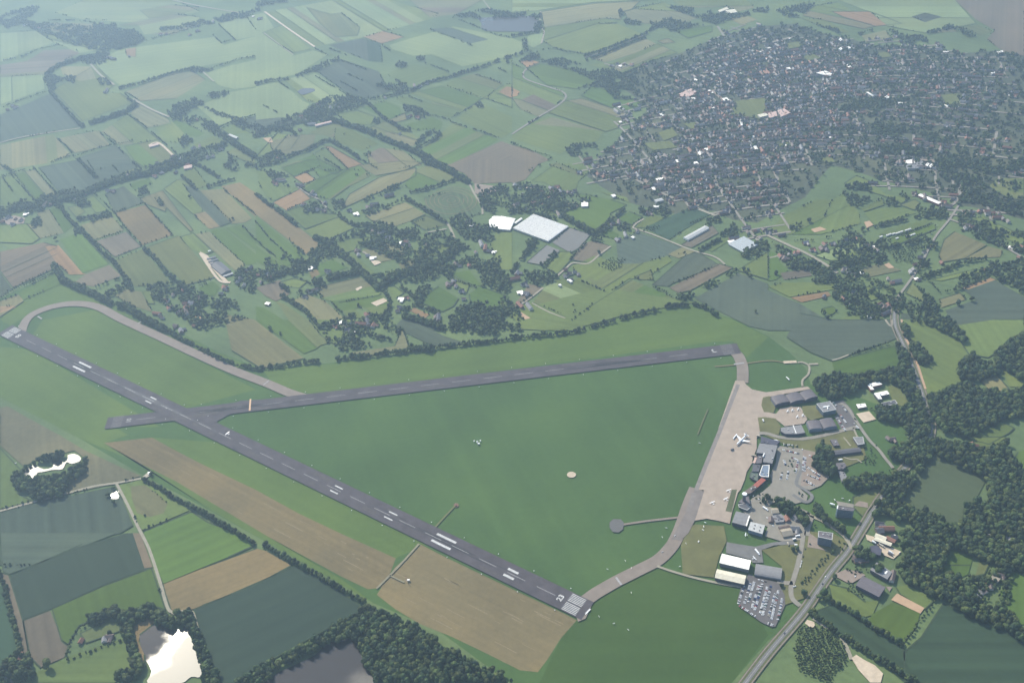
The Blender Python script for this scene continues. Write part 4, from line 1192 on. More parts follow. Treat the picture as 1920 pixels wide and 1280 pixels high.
# ----------------------------------------------------------------- trees
BARK = mat('bark', (.10, .075, .055), .95)
LEAVES = [mat('leaves_%d' % i, c, .75, 0, .25, noise=.5, scale=.35, rnd=.5) for i, c in enumerate(((.040, .066, .022), (.058, .086, .024), (.028, .050, .022), (.078, .098, .028)))]
def ico(sub):
    bm = bmesh.new(); bmesh.ops.create_icosphere(bm, subdivisions=sub, radius=1); V = np.array([v.co[:] for v in bm.verts]); F = np.array([[v.index for v in f.verts] for f in bm.faces]); bm.free(); return V, F
IV, IF = ico(2)
def crown_mesh(k, lobes=8, leaves=260, tall=1.0):
    """crown of unit width: lobes with ragged surfaces plus many leaf sprays standing off them"""
    rg = np.random.default_rng(100+k); mb = MB()
    C0 = []
    for i in range(lobes):
        a = rg.uniform(0, 6.28); r = rg.uniform(.08, .30) if i else 0; z = .50+rg.uniform(-.18, .24)*tall if i else .55*tall
        C0.append((r*math.cos(a), r*math.sin(a), z, rg.uniform(.19, .30) if i else .31))
    for (x, y, z, r) in C0:
        V = IV*(1+rg.normal(0, .10, (len(IV), 1)))*r*np.array([1, 1, .9*tall]); V = V+np.array([x, y, z]); b0 = len(mb.v)
        mb.v += [tuple(p) for p in V]; mb.f += [tuple(int(q)+b0 for q in f) for f in IF]; mb.m += [0]*len(IF)
    for _ in range(leaves):
        x, y, z, r = C0[rg.integers(lobes)]; d = rg.normal(0, 1, 3); d[2] = abs(d[2])*.9-.25; d /= np.linalg.norm(d); p = np.array([x, y, z])+d*r*rg.uniform(.95, 1.18)*np.array([1, 1, tall])
        t = np.cross(d, rg.normal(0, 1, 3)); t /= np.linalg.norm(t); b_ = np.cross(d, t)+d*rg.uniform(-.5, .5); s = rg.uniform(.03, .07)
        mb.face([p-t*s-b_*s, p+t*s-b_*s*.7, p+t*s*.8+b_*s, p-t*s*.9+b_*s*.8], 0)
    return mb
def trunk_mb(mb, mi=0):
    n = 7; prev = None
    rings = [(0, .034), (.16, .024), (.34, .016), (.6, .006)]
    for z, r in rings:
        ring = [(r*math.cos(6.283*k/n)+z*.03, r*math.sin(6.283*k/n), z) for k in range(n)]
        if prev:
            for k in range(n): mb.face([prev[k], prev[(k+1) % n], ring[(k+1) % n], ring[k]], mi)
        prev = ring
    for a in (.4, 2.5, 4.6):
        p0 = Vector((.01, 0, .22)); p1 = Vector((.2*math.cos(a), .2*math.sin(a), .46)); q = Vector((-math.sin(a), math.cos(a), 0))*.01; up = Vector((0, 0, .012))
        mb.face([p0-q, p0+q, p1+q*.4, p1-q*.4], mi); mb.face([p0-up, p0+up, p1+up*.4, p1-up*.4], mi)
NV = 8; CROWNS, PROTO = [], []
tm = MB(); trunk_mb(tm); TRUNK = tm.mesh('trunk', BARK)
for k in range(NV):
    mb = crown_mesh(k, 7+k % 3, 300, (1.0, 1.15, .9, 1.0, 1.3, .95, 1.1, 1.0)[k]); me = mb.mesh('crown', LEAVES[k % 4]); CROWNS.append(me)
    b2 = MB(); b2.v = list(mb.v); b2.f = list(mb.f); b2.m = list(mb.m); trunk_mb(b2, 1); PROTO.append(bpy.data.objects.new('tree_form', b2.mesh('tree_form', [LEAVES[k % 4], BARK])))
def scatter(name, P, S, I, forms, Rz=None):
    """one object made of many copies: points carry size, turn and which form to use"""
    n = len(P); me = bpy.data.meshes.new(name); me.vertices.add(n); me.vertices.foreach_set('co', np.asarray(P, dtype=np.float32).ravel())
    a = me.attributes.new('siz', 'FLOAT_VECTOR', 'POINT'); a.data.foreach_set('vector', np.asarray(S, dtype=np.float32).ravel())
    a = me.attributes.new('form', 'INT', 'POINT'); a.data.foreach_set('value', np.asarray(I, dtype=np.int32))
    rz = RNG.uniform(0, 6.28, n) if Rz is None else np.asarray(Rz); rot = np.zeros((n, 3), np.float32); rot[:, 2] = rz
    a = me.attributes.new('turn', 'FLOAT_VECTOR', 'POINT'); a.data.foreach_set('vector', rot.ravel())
    o = stuff(link(bpy.data.objects.new(name, me))); ng = bpy.data.node_groups.new(name, 'GeometryNodeTree')
    ng.interface.new_socket('Geometry', in_out='INPUT', socket_type='NodeSocketGeometry'); ng.interface.new_socket('Geometry', in_out='OUTPUT', socket_type='NodeSocketGeometry')
    gi, gout = ng.nodes.new('NodeGroupInput'), ng.nodes.new('NodeGroupOutput'); iop = ng.nodes.new('GeometryNodeInstanceOnPoints'); jn = ng.nodes.new('GeometryNodeJoinGeometry')
    for f in reversed(forms):
        oi = ng.nodes.new('GeometryNodeObjectInfo'); oi.inputs['Object'].default_value = f; oi.inputs['As Instance'].default_value = True; ng.links.new(oi.outputs['Geometry'], jn.inputs[0])
    def na(nm, t):
        k = ng.nodes.new('GeometryNodeInputNamedAttribute'); k.data_type = t; k.inputs['Name'].default_value = nm; return k.outputs['Attribute']
    iop.inputs['Pick Instance'].default_value = True
    ng.links.new(gi.outputs[0], iop.inputs['Points']); ng.links.new(jn.outputs[0], iop.inputs['Instance']); ng.links.new(na('form', 'INT'), iop.inputs['Instance Index'])
    e2r = ng.nodes.new('FunctionNodeEulerToRotation'); ng.links.new(na('turn', 'FLOAT_VECTOR'), e2r.inputs[0]); ng.links.new(e2r.outputs[0], iop.inputs['Rotation'])
    ng.links.new(na('siz', 'FLOAT_VECTOR'), iop.inputs['Scale']); ng.links.new(iop.outputs[0], gout.inputs[0])
    md = o.modifiers.new('copies', 'NODES'); md.node_group = ng; return o
ALLROADS = []
def along(P, step):
    W = [Vector(G(*p)[:2]) for p in P]; out = []; carry = 0
    for i in range(len(W)-1):
        d = (W[i+1]-W[i]); L = d.length
        if L < 1e-6: continue
        d /= L; s = carry
        while s < L: out.append((W[i]+d*s, Vector((-d.y, d.x)))); s += step()
        carry = s-L
    return out
TP, TS, TI = [], [], []
def add_tree(p, wd, ht, lst=None):
    P_, S_2, I_ = lst or (TP, TS, TI); P_.append((p[0], p[1], 1.2)); S_2.append((wd*random.uniform(.88, 1.12), wd*random.uniform(.88, 1.12), ht)); I_.append(random.randrange(NV))
RNGU = random.uniform
for ln, o in blocks(HEDGES):
    c, s = ln.split(' ', 1); P = [(x, y+2.0) for x, y in pts(s, o)]
    gap = 0
    for p, q in along(P, (lambda: RNGU(4.5, 9)) if c == 'h' else (lambda: RNGU(4, 7.5))):
        if gap > 0: gap -= 1; continue
        if c == 'h' and random.random() < .05: gap = random.randint(2, 5)
        if c != 'h' and random.random() < .035: gap = random.randint(1, 3)
        for r in range({'h': 1, 'H': 1+(random.random() < .7), 'D': 3}[c]):
            off = 0 if c == 'h' else (r-(.5 if c == 'H' else 1))*RNGU(4, 7); wd = {'h': RNGU(3, 7), 'H': RNGU(4.5, 10.5), 'D': RNGU(7, 13)}[c]
            add_tree(p+q*(off+RNGU(-1.2, 1.2)), wd, wd*RNGU(.95, 1.5))
for a, b in EDGES:      # thin shrubs along some of the ditches
    a, b = Vector(a), Vector(b); L = (b-a).length; s = RNGU(0, 30); e = L*RNGU(.4, 1)
    while s < e: add_tree(a.lerp(b, s/L)+Vector((RNGU(-1.5, 1.5), RNGU(-1.5, 1.5))), *(lambda w_: (w_, w_*RNGU(.9, 1.4)))(RNGU(2.2, 6))); s += RNGU(5, 16)
# rows near the aircraft: each tree a thing of its own
ORD = lambda k: '%d%s' % (k, 'th' if 10 <= k % 100 <= 20 else {1: 'st', 2: 'nd', 3: 'rd'}.get(k % 10, 'th'))
def tree_thing(p, wd, ht, label, group, name='broadleaf_tree'):
    t = thing(name, label, 'tree', (p[0], p[1], 1.2), RNGU(0, 6.28), group); k = random.randrange(NV); t.scale = (wd, wd*RNGU(.9, 1.1), ht)
    link(bpy.data.objects.new('crown', CROWNS[k]), t); link(bpy.data.objects.new('trunk', TRUNK), t); return t
ntree = 0
for ln, o in blocks(ROWS):
    c, row, rest = ln.split('|'); i = next(j for j, ch in enumerate(rest) if ch.isdigit()); end = rest[:i].strip(); P = [(x, y+1.5) for x, y in pts(rest[i:], o)]
    k = 0
    for p, q in along(P, (lambda: RNGU(7, 11.5)) if c == 'H' else (lambda: RNGU(7, 12))):
        k += 1; wd = RNGU(7.5, 12.5) if c == 'H' else RNGU(3.5, 6.5); ntree += 1
        tree_thing(p+q*RNGU(-2, 2), wd, wd*RNGU(.9, 1.35), '%s tree from the %s of the %s' % (ORD(k), end, row), 'trees of the '+row)
        for _ in range(3 if c == 'H' else 0):     # undergrowth between them
            add_tree(p+q*RNGU(-4, 4), RNGU(3, 7), RNGU(3, 6))
print('row trees', ntree)
def fill(P, step, fn, jit=.42):
    W = ccw([tuple(G(*p)[:2]) for p in P]); xs = [p[0] for p in W]; ys = [p[1] for p in W]; y = min(ys)
    while y < max(ys):
        x = min(xs)
        while x < max(xs):
            q = (x+RNGU(-jit, jit)*step, y+RNGU(-jit, jit)*step)
            if inside(q, W): fn(q)
            x += step
        y += step
WP, WS, WI = [], [], []
def wood_tree(q):
    wd = RNGU(5.5, 17); add_tree(q, wd, RNGU(8, 14)+wd*.45, (WP, WS, WI))
def open_tree(q):      # woods of the farmland: lighter, with rides and clearings
    if math.sin(q[0]*.031+2*math.sin(q[1]*.017))*math.sin(q[1]*.027+1.3*math.sin(q[0]*.013)) > .50: return
    if random.random() < .72: wd = RNGU(4, 12); add_tree(q, wd, RNGU(6, 14), (WP, WS, WI))
for ln, o in blocks(WOODS): fill([(x, y+1.5) for x, y in pts(ln, o)], 7.6, open_tree if o[2] == 4 and o[1] < 400 else wood_tree)
YP, YS, YI = [], [], []
for ln, o in blocks(SAPLINGS):
    fill(pts(ln, o), 4.6 if o == (1500, 1020, 4.571) and ln[0] == '0' and ln[2] == '6' else 7, lambda q: random.random() < (1 if o[2] in (4, 4.571) else .55) and add_tree(q, RNGU(2.6, 5), RNGU(3, 5.5), (YP, YS, YI)))
# --------------------------------------------------------------- buildings
ROOFC = {'grey': (.20, .195, .20), 'dark': (.085, .083, .095), 'navy': (.060, .058, .085), 'light': (.42, .42, .41), 'white': (.88, .84, .77), 'red': (.30, .085, .060), 'brown': (.14, .105, .092), 'tile': (.22, .105, .075), 'pink': (.52, .36, .31), 'tan': (.30, .26, .20), 'blue': (.16, .20, .26), 'plum': (.120, .105, .115), 'green': (.10, .13, .10), 'glass': (.30, .34, .37), 'cream': (.60, .55, .43)}
def roofm(c): return mat('roof_'+c, ROOFC[c], .62 if c not in ('white', 'glass') else .5, 0, .3, noise=.18, scale=.16)
def wallm(c): return mat('wall_'+c, ROOFC[c], .85, 0, .3, noise=.08, scale=.4)
GLASS = mat('window_glass', (.04, .055, .07), .12, 0, .6); WHITEM = mat('white_metal', (.78, .78, .76), .45, 0, .4)
BZ = 1.6
def roof_of(t): return next(c for c in t.children if c.name.startswith('roof'))
def centre(W): return Vector((sum(p[0] for p in W)/len(W), sum(p[1] for p in W)/len(W), BZ))
def flat(name, label, o, s, h, rc='grey', wc='grey', rim=None, bands=0, boxes=0, group=None, cat='building', lights=0):
    W = [tuple(G(*p, BZ+h)[:2]) for p in pts(s, o)]; W = ccw(W); c = centre(W); W = [(x-c.x, y-c.y) for x, y in W]
    t = thing(name, label, cat, c, 0, group)
    mb = MB(); mb.prism(W, 0, h, 0, False); wo = mb.obj('wall', wallm(wc), t)
    mb = MB(); mb.prism(offset(W, .35), h, h+.35, 0, True, True); ro = mb.obj('roof', roofm(rc), t)
    if rim:
        O_, I_ = offset(W, .6), offset(W, -.7); mb = MB(); n = len(W)
        for i in range(n):
            a, b2, c2, d = O_[i-1], O_[i], I_[i], I_[i-1]
            mb.face([(*a, h+.95), (*b2, h+.95), (*c2, h+.95), (*d, h+.95)]); mb.face([(*a, h-.3), (*b2, h-.3), (*b2, h+.95), (*a, h+.95)]); mb.face([(*c2, h+.36), (*d, h+.36), (*d, h+.95), (*c2, h+.95)])
        mb.obj('parapet', wallm(rim), ro)
    for k in range(bands):
        z = 1.2+k*(h-1.0)/bands; mb = MB(); O_ = offset(W, .06)
        for i in range(len(W)):
            a, b2 = Vector(O_[i-1]), Vector(O_[i])
            if (b2-a).length > 5: a2 = a.lerp(b2, .04); b3 = a.lerp(b2, .96); mb.face([(*a2, z), (*b3, z), (*b3, z+1.5), (*a2, z+1.5)])
        mb.obj('window_band', GLASS, wo)
    xs = [p[0] for p in W]; ys = [p[1] for p in W]
    for k in range(boxes):
        for _ in range(30):
            q = (RNGU(min(xs), max(xs)), RNGU(min(ys), max(ys)))
            if inside(q, offset(W, -2.2)): mb = MB(); mb.box((q[0], q[1], h+.35), (RNGU(1.6, 3.4), RNGU(1.6, 3), RNGU(.9, 2)), 0, RNGU(0, .5)); mb.obj('roof_unit', wallm(random.choice(['grey', 'dark', 'light'])), ro); break
    return t
def rect(o, s, z):
    a, b, c = [Vector(G(*p, z)[:2]) for p in pts(s, o)[:3]]; u = (b-a); L = u.length; u /= L; v = Vector((-u.y, u.x)); wd = (c-b).dot(v)
    if wd < 0: v = -v; wd = -wd
    return a+u*L/2+v*wd/2, L, wd, math.atan2(u.y, u.x)
DOORM = mat('door_steel', (.16, .18, .22), .6)
def roofed(name, label, o, s, h, rc='grey', wc='grey', rise=None, kind='gable', group=None, cat='building', lights=0, doors=0, bays=1, chim=0):
    """rectangular building; corners a,b run along the ridge"""
    ctr, L, wd, rz = rect(o, s, BZ+h); t = thing(name, label, cat, (ctr.x, ctr.y, BZ), rz, group); rise = wd*.28 if rise is None else rise
    x, y = L/2, wd/2; mb = MB(); mb.prism([(-x, -y), (x, -y), (x, y), (-x, y)], 0, h, 0, False)
    rb = MB(); ov = .35; bw = wd/bays
    for k in range(bays):
        y0 = -y+k*bw
        if kind == 'gable': prof = [(y0-(ov if k == 0 else 0), h-.1), (y0+bw/2, h+rise), (y0+bw+(ov if k == bays-1 else 0), h-.1)]
        else: prof = [(y0+bw/2-bw/2*math.cos(math.pi*i/8)*1.01, h-.1+rise*math.sin(math.pi*i/8)) for i in range(9)]
        for i in range(len(prof)-1):
            (a, za), (b_, zb) = prof[i], prof[i+1]; rb.face([(-x-ov, a, za), (x+ov, a, za), (x+ov, b_, zb), (-x-ov, b_, zb)])
        for sx in (-x, x): mb.face([(sx, p[0], max(h, p[1]-.05)) for p in prof])
    wo = mb.obj('wall', wallm(wc), t); ro = rb.obj('roof', roofm(rc), t)
    for k in range(lights):
        q = -x+L*(k+.5)/lights; sl_ = MB(); sy = y*.5; zz = h+rise*.5+.12; dz = rise*.16/1
        sl_.face([(q-1.3, sy-y*.16, zz+dz), (q+1.3, sy-y*.16, zz+dz), (q+1.3, sy+y*.16, zz-dz), (q-1.3, sy+y*.16, zz-dz)][::-1]); sl_.obj('skylight', WHITEM, ro)
    for k in range(doors):
        q = -x+L*(k+.5)/doors; d_ = MB()
        d_.box((q, -y-.08, 0), (L/doors*.8, .12, h*.8)); d_.obj('door', DOORM, wo)
    if chim: cb = MB(); cb.box((x*.5, .3, h+rise-.6), (.8, .8, 1.6)); cb.obj('chimney', wallm('tile'), ro)
    return t
# airport
hall = flat('airport_hall', 'big grey flat-roofed hall of the airport beside the parked airliner', E1, '1060,580 1530,640 1390,1115 1150,1075 1190,850 970,830', 12, 'grey', 'navy', boxes=2)
mb = MB(); mb.prism([tuple((G(*p, BZ+14)-hall.location)[:2]) for p in pts('1172,835 1192,850 1162,940 1130,935', E1)], 12.3, 15); mb.obj('roof_plant', WHITEM, roof_of(hall))
flat('freight_shed', 'low navy-roofed shed along the upper side of the grey airport hall', E1, '1100,395 1340,465 1600,525 1500,625 1085,560', 5.5, 'navy', 'navy', boxes=2)
flat('baggage_hall', 'dark plum-roofed block between the grey airport hall and the apron', E1, '1035,828 1150,838 1105,1105 955,1112', 7, 'plum', 'dark', boxes=2)
flat('gate_canopy', 'pale pink canopy on the apron beside the dark plum-roofed block', E1, '925,955 985,955 930,1112 862,1090 905,1050', 4, 'pink', 'light', cat='canopy')
flat('gate_pier', 'short tan pier of the airport reaching onto the apron', E1, '845,870 990,895 985,925 840,900', 3.5, 'tan', 'dark', cat='pier')
flat('departure_block', 'dark blue-grey block south of the plum-roofed airport block', E3, '455,150 655,165 600,335 430,330', 7, 'dark', 'dark', boxes=1)
flat('terminal_terrace', 'low greenish terrace roof at the apron corner of the terminal', E3, '405,345 605,355 570,600 365,490', 4, 'green', 'dark', rim='dark', boxes=4)
flat('terminal_building', 'blue-grey terminal with a white roof edge facing the forecourt', E3, '710,180 885,170 865,480 690,470 625,430', 10, 'blue', 'dark', rim='white', boxes=3, bands=2)
flat('red_roof_wing', 'red-roofed wing of the terminal', E3, '690,500 795,560 570,755 455,700', 7.5, 'red', 'dark', bands=2)
flat('office_wing', 'long brown-roofed wing between the red roof and the control tower', E3, '455,702 570,757 395,905 285,930 225,870', 7, 'brown', 'dark', boxes=5, bands=2)
flat('tower_base', 'stepped dark block at the foot of the control tower', E4, '1040,470 1190,430 1230,640 1100,620 920,585', 6, 'plum', 'dark', boxes=2)
flat('fire_station', 'low dark station with two roof steps south of the control tower', E4, '915,650 1110,620 1240,720 1150,800 940,720', 5, 'dark', 'dark', rim='light')
# control tower
ctr = G(1396.3, 925, BZ+26); twr = thing('control_tower', 'white-topped round control tower at the end of the brown wing', 'control tower', (ctr.x, ctr.y, BZ))
def cyl(r0, r1, z0, z1, n=12): 
    m_ = MB(); a = [(r0*math.cos(6.283*k/n), r0*math.sin(6.283*k/n), z0) for k in range(n)]; b_ = [(r1*math.cos(6.283*k/n), r1*math.sin(6.283*k/n), z1) for k in range(n)]
    for k in range(n): m_.face([a[k], a[(k+1) % n], b_[(k+1) % n], b_[k]])
    m_.face(b_); m_.face(a[::-1]); return m_
cyl(3.4, 3.2, 0, 20.5).obj('shaft', wallm('plum'), twr); cyl(3.6, 4.9, 20.5, 22, 10).obj('gallery', wallm('dark'), twr); cyl(4.2, 4.9, 22, 25.2, 10).obj('glass_cab', GLASS, twr)
cyl(5.2, 4.6, 25.2, 26.2, 14).obj('cab_roof', WHITEM, twr); cyl(.15, .06, 26.2, 31, 6).obj('aerial', wallm('dark'), twr)
roofed('hangar', 'square grey hangar with a white strip on its right roof edge', E5, '290,110 655,205 560,505', 9, 'grey', 'navy', .8, lights=0)
flat('roof_strip_hangar_annexe', 'narrow white-topped strip along the right side of the square grey hangar', E5, '632,235 655,240 570,510 548,500', 9.8, 'white', 'dark', cat='annexe')
h7 = flat('hangar', 'pale grey hangar with four dark roof vents', E5, '680,395 1052,492 985,718 610,605', 9, 'light', 'blue')
for q in ('790,490', '940,540', '765,575', '915,628'):
    p = G(*pts(q, E5)[0], BZ+9.5)-h7.location; mb = MB(); mb.box((p.x, p.y, 9.35), (2.4, 2.4, .8)); mb.obj('roof_vent', wallm('dark'), roof_of(h7))
roofed('barrack', 'tan-grey barrack beside the dark tree belt behind the fire station', E5, '1205,35 1385,15 1425,150', 4, 'tan', 'light', 2.2)
roofed('barrack', 'long dim barrack in the airport service yard', E5, '1410,520 1690,470 1720,545', 3.5, 'brown', 'brown', 1.6)
roofed('barn', 'tan barn with one shaded roof slope in the airport service yard', E5, '1450,605 1725,555 1800,745', 4.5, 'tan', 'tan', 4)
flat('workshop', 'flat grey workshop above the service yard barracks', E5, '1250,235 1490,190 1590,290 1560,390 1340,410', 4, 'grey', 'grey', boxes=3)
ob = flat('office_slab', 'tall striped blue office slab with a white end wall', F_, '1300,100 1655,150 1625,205 1290,170', 22, 'plum', 'blue', bands=6, boxes=3)
mb = MB(); P2 = [tuple((G(*p, BZ+21)-ob.location)[:2]) for p in pts('1274,96 1302,98 1288,172 1262,168', F_)]; mb.prism(P2, 0, 23.5); mb.obj('end_wall', WHITEM, ob)
flat('office_block', 'tall blue glass office block casting a long shadow by the road bend', F_, '870,650 1180,692 1165,835 868,770', 21, 'plum', 'blue', rim='light', bands=6, boxes=6)
roofed('hangar', 'upper of the two bright white sheds by the packed car park', C_, '430,334 745,407 710,505', 9.5, 'white', 'grey', 1.6)
roofed('hangar', 'lower of the two bright white sheds by the packed car park', C_, '375,502 692,572 665,665', 8, 'cream', 'dark', 2.2)
roofed('hangar', 'long grey round-roofed shed right of the two white sheds', C_, '800,445 1085,495 1060,620', 4, 'grey', 'dark', 4.5, 'barrel')
for s, w_ in (('940,688 988,755 875,808', 'left'), ('1070,668 1122,737 990,758', 'middle'), ('1190,643 1248,708 1125,735', 'right')):
    roofed('arched_hangar', '%s of three dark arched hangars in a row beside the wood' % w_, D_, s, 7, 'plum', 'navy', 4, 'barrel', 'three arched hangars', doors=1)
for s, w_ in (('1085,690 1172,905 850,1000', 'left'), ('1425,622 1562,842 1200,890', 'right')):
    roofed('arched_hangar', '%s of two plum-roofed arched hangars beside the small car park' % w_, E2, s, 7.5, 'plum', 'blue', 3.5, 'barrel', 'two arched hangars', doors=1)
fl = flat('flying_club', 'grey flat-roofed hangar with a white roof seam next to the arched pair', E2, '60,880 600,800 700,1005 480,1040 170,1035 60,970', 7, 'grey', 'navy', boxes=2)
mb = MB(); mb.prism([tuple((G(*p, BZ+7)-fl.location)[:2]) for p in pts('375,815 392,812 478,1030 458,1034', E2)], 7.3, 7.9); mb.obj('roof_seam', WHITEM, roof_of(fl))
hb = flat('office_block', 'square grey office with a white rim and white plant on its roof', E2, '1012,245 1365,178 1530,392 1190,462', 12, 'grey', 'blue', rim='light', bands=3)
for s in ('1182,312 1350,285 1355,305 1190,338', '1285,325 1315,322 1325,375 1300,380'):
    mb = MB(); mb.prism([tuple((G(*p, BZ+13.5)-hb.location)[:2]) for p in pts(s, E2)], 12.3, 14.2); mb.obj('roof_plant', WHITEM, roof_of(hb))
flat('school_block', 'topmost of three stepped blocks by the wood, with white roof and red side', K_, '760,350 1020,290 1092,352 872,402 918,465 845,466 800,400', 7, 'white', 'red', bands=1, boxes=1)
flat('school_block', 'middle of three stepped white-roofed blocks by the wood', K_, '915,552 1200,490 1250,562 1050,602 1090,668 1015,672', 7, 'white', 'grey', bands=1, boxes=3)
flat('school_block', 'lowest of three stepped blocks, grey roof with a pale rim', K_, '1080,765 1372,700 1422,772 1222,822 1255,882 1160,905', 7, 'dark', 'grey', rim='light', bands=1, boxes=3)
flat('canteen', 'small white flat-roofed canteen above the pale sand arena', K_, '530,790 722,770 752,838 575,872', 4, 'white', 'plum', boxes=1)
flat('training_block', 'grey block with a white gutter on the lawn below the small car park', S_, '695,0 905,-10 935,135 800,158', 6, 'grey', 'plum', rim='light')
flat('training_block', 'small dark block with a white gutter on the airport lawn', S_, '195,45 330,40 395,165 275,175', 5, 'plum', 'dark', boxes=1)
roofed('training_block', 'long dark training block with a ribbed roof above the play lawn', S_, '245,285 830,212 862,300', 6, 'dark', 'navy', 1.2)
flat('training_block', 'dark L-shaped block beside the parked white van on the campus', S_, '325,560 500,545 545,620 470,690 330,690', 6, 'plum', 'navy', boxes=3)
flat('training_block', 'grey flat block at the lower end of the campus lane', S_, '370,730 495,755 575,880 560,940 450,950', 5, 'grey', 'grey', boxes=2)
flat('hotel', 'reddish-brown building half hidden by trees at the end of the campus lane', S_, '1550,240 1860,205 1840,330 1570,375', 6, 'brown', 'brown', boxes=2)
flat('swimming_hall', 'low pale building with a white strip in the wood right of the bare field', Z5, '1400,930 1640,985 1640,1015 1450,965', 5, 'plum', 'white', rim='white')
roofed('shed', 'upper cream-white shed in the contractor yard by the road', G8, '580,152 745,212 715,258', 6, 'cream', 'plum', 1.6)
roofed('shed', 'lower cream-white shed in the contractor yard by the road', G8, '568,208 822,302 798,345', 6, 'cream', 'dark', 1.4)
roofed('shed', 'reddish shed behind the cream-white sheds of the contractor yard', G8, '745,190 885,255 860,300', 5, 'tile', 'brown', 2)
flat('shed', 'dark navy shed below the contractor yard', G8, '490,350 590,335 668,400 645,485 525,455', 7, 'navy', 'navy')
roofed('farmhouse', 'dim grey-roofed house behind the contractor yard', G8, '560,70 665,55 730,140', 6, 'dark', 'brown', 4)
wh = flat('warehouse', 'grey warehouse with two white roof lights beside the wood', G8, '590,592 820,738 748,842 495,702', 8, 'grey', 'dark')
for s in ('600,655 628,665 600,708 572,695', '735,720 757,730 727,772 703,758'):
    mb = MB(); mb.prism([tuple((G(*p, BZ+8)-wh.location)[:2]) for p in pts(s, G8)], 8.3, 9.2); mb.obj('roof_light', WHITEM, roof_of(wh))
roofed('warehouse', 'large grey-brown warehouse with a brown forecourt by the main road', G8, '380,790 722,962 622,1105', 9, 'plum', 'navy', 1.2)
roofed('house', 'brown-roofed house among trees above the large warehouse', G8, '245,490 385,550 355,605', 4.5, 'brown', 'brown', 3.5, chim=1)
cyl(2.6, 2.6, 0, 5).obj('silo_wall', WHITEM, tnk := thing('storage_tank', 'white round storage tank behind the cream-white sheds', 'tank', G(*pts('855,215', G8)[0], BZ))); cyl(2.9, .3, 5, 6.2).obj('lid', WHITEM, tnk)
roofed('house', 'house with a red gable and pale roof inside the right-hand wood', Z5, '1005,1030 1055,1025 1045,1085', 5, 'pink', 'red', 4)
roofed('house', 'tan-roofed house beside the round meadow at the right edge', Z6, '1665,255 1725,290 1690,325', 4, 'tan', 'tan', 3)
# glasshouse nursery
G9 = (890, 380, 8)
gh = roofed('greenhouse', 'largest of the white greenhouses, its roof lined with dark vents', G9, '1405,357 1100,578 530,412', 4.5, 'white', 'light', 1.6, bays=26)
_, gL, gW, _r = rect(G9, '1405,357 1100,578 530,412', BZ+4.5); vb = MB()
for a_ in range(18):
    for b_ in range(13):
        if random.random() < .3: vb.box((-gL/2+gL*(a_+.5)/18, -gW/2+gW*(b_*2+1)/26, 6.0), (gL/18*.45, 1.0, .35), 0)
stuff(vb.obj('roof_vents', wallm('light'), roof_of(gh)))
def glass_block(label, s, nb):
    t = flat('greenhouse', label, G9, s, 4.5, 'white', 'light'); P_ = [Vector((*tuple((G(*p, BZ+4.9)-t.location)[:2]), 4.9)) for p in pts(s, G9)][:4]
    for k in range(nb):
        a_ = P_[0].lerp(P_[1], (k+.5)/nb); b_ = P_[3].lerp(P_[2], (k+.5)/nb); w_ = (P_[1]-P_[0]).length/nb*.46; u = (P_[1]-P_[0]).normalized()*w_; r_2 = MB(); up = Vector((0, 0, 1.1))
        r_2.face([a_-u, b_-u, b_+up, a_+up]); r_2.face([a_+up, b_+up, b_+u, a_+u]); r_2.face([a_-u, a_+up, a_+u]); r_2.face([b_-u, b_+u, b_+up]); r_2.obj('roof_bay', roofm('white'), roof_of(t))
glass_block('white greenhouse block joined to the left of the largest one', '395,200 612,240 530,412 365,395 300,375', 8)
glass_block('white greenhouse with stepped ends at the far left of the nursery', '290,200 392,205 300,372 222,362 215,265', 4)
roofed('greenhouse', 'small white greenhouse against the hedge beside the largest one', G9, '690,228 590,300 610,315', 4, 'white', 'light', 1.2)
roofed('packing_shed', 'pale packing shed behind the white greenhouses', G9, '270,205 400,215 385,245', 5, 'white', 'grey', 1)
# other large buildings across the country
roofed('livestock_barn', 'large slate-blue barn of the farm among the strip fields', (350, 460, 16), '1010,480 1330,745 960,800', 5, 'dark', 'grey', 4)
for s, w_ in (('600,385 870,315 890,345', 'first'), ('640,470 930,385 945,415', 'second'), ('700,540 930,470 945,500', 'third')):
    roofed('livestock_shed', '%s low grey shed above the slate-blue barn' % w_, (350, 460, 16), s, 3, 'grey', 'light', 1.5, group='sheds of the strip-field farm')
roofed('livestock_shed', 'long white-roofed shed below the slate-blue barn', (350, 460, 16), '1090,905 1370,810 1385,850', 3, 'light', 'dark', 1.5)
roofed('riding_hall', 'long white-roofed hall beside the dark green crop', R7, '1285,580 1445,492 1510,492', 5, 'light', 'white', 2)
roofed('greenhouse', 'blue-grey greenhouse behind the hedge near the town', R7, '1740,572 1850,632 1700,672', 4, 'glass', 'light', 1.5, bays=8)
roofed('greenhouse', 'tiny white greenhouse left of the blue-grey greenhouse', R7, '1615,605 1660,595 1672,612', 3, 'white', 'white', 1)
roofed('sports_hall', 'long white hall with a pink edge at the foot of the right-hand wood', R8, '1125,265 1278,330 1300,318', 6, 'white', 'red', 1.2)
roofed('barn', 'long white barn on the lane in the far left fields', R2, '440,935 560,905 570,915', 5, 'pink', 'light', 2)
roofed('barn', 'pink-roofed barn beside the far straight lane', R5, '1380,45 1440,35 1445,55', 5, 'pink', 'pink', 3)
roofed('barn', 'low pale barn with an L-shaped track in the far left meadow', R1, '1115,1090 1185,1072 1190,1085', 4, 'pink', 'light', 2)
roofed('barn', 'white barn where the far lane enters the wooded village', R1, '1730,1005 1790,1030 1780,1042', 4, 'light', 'light', 2)
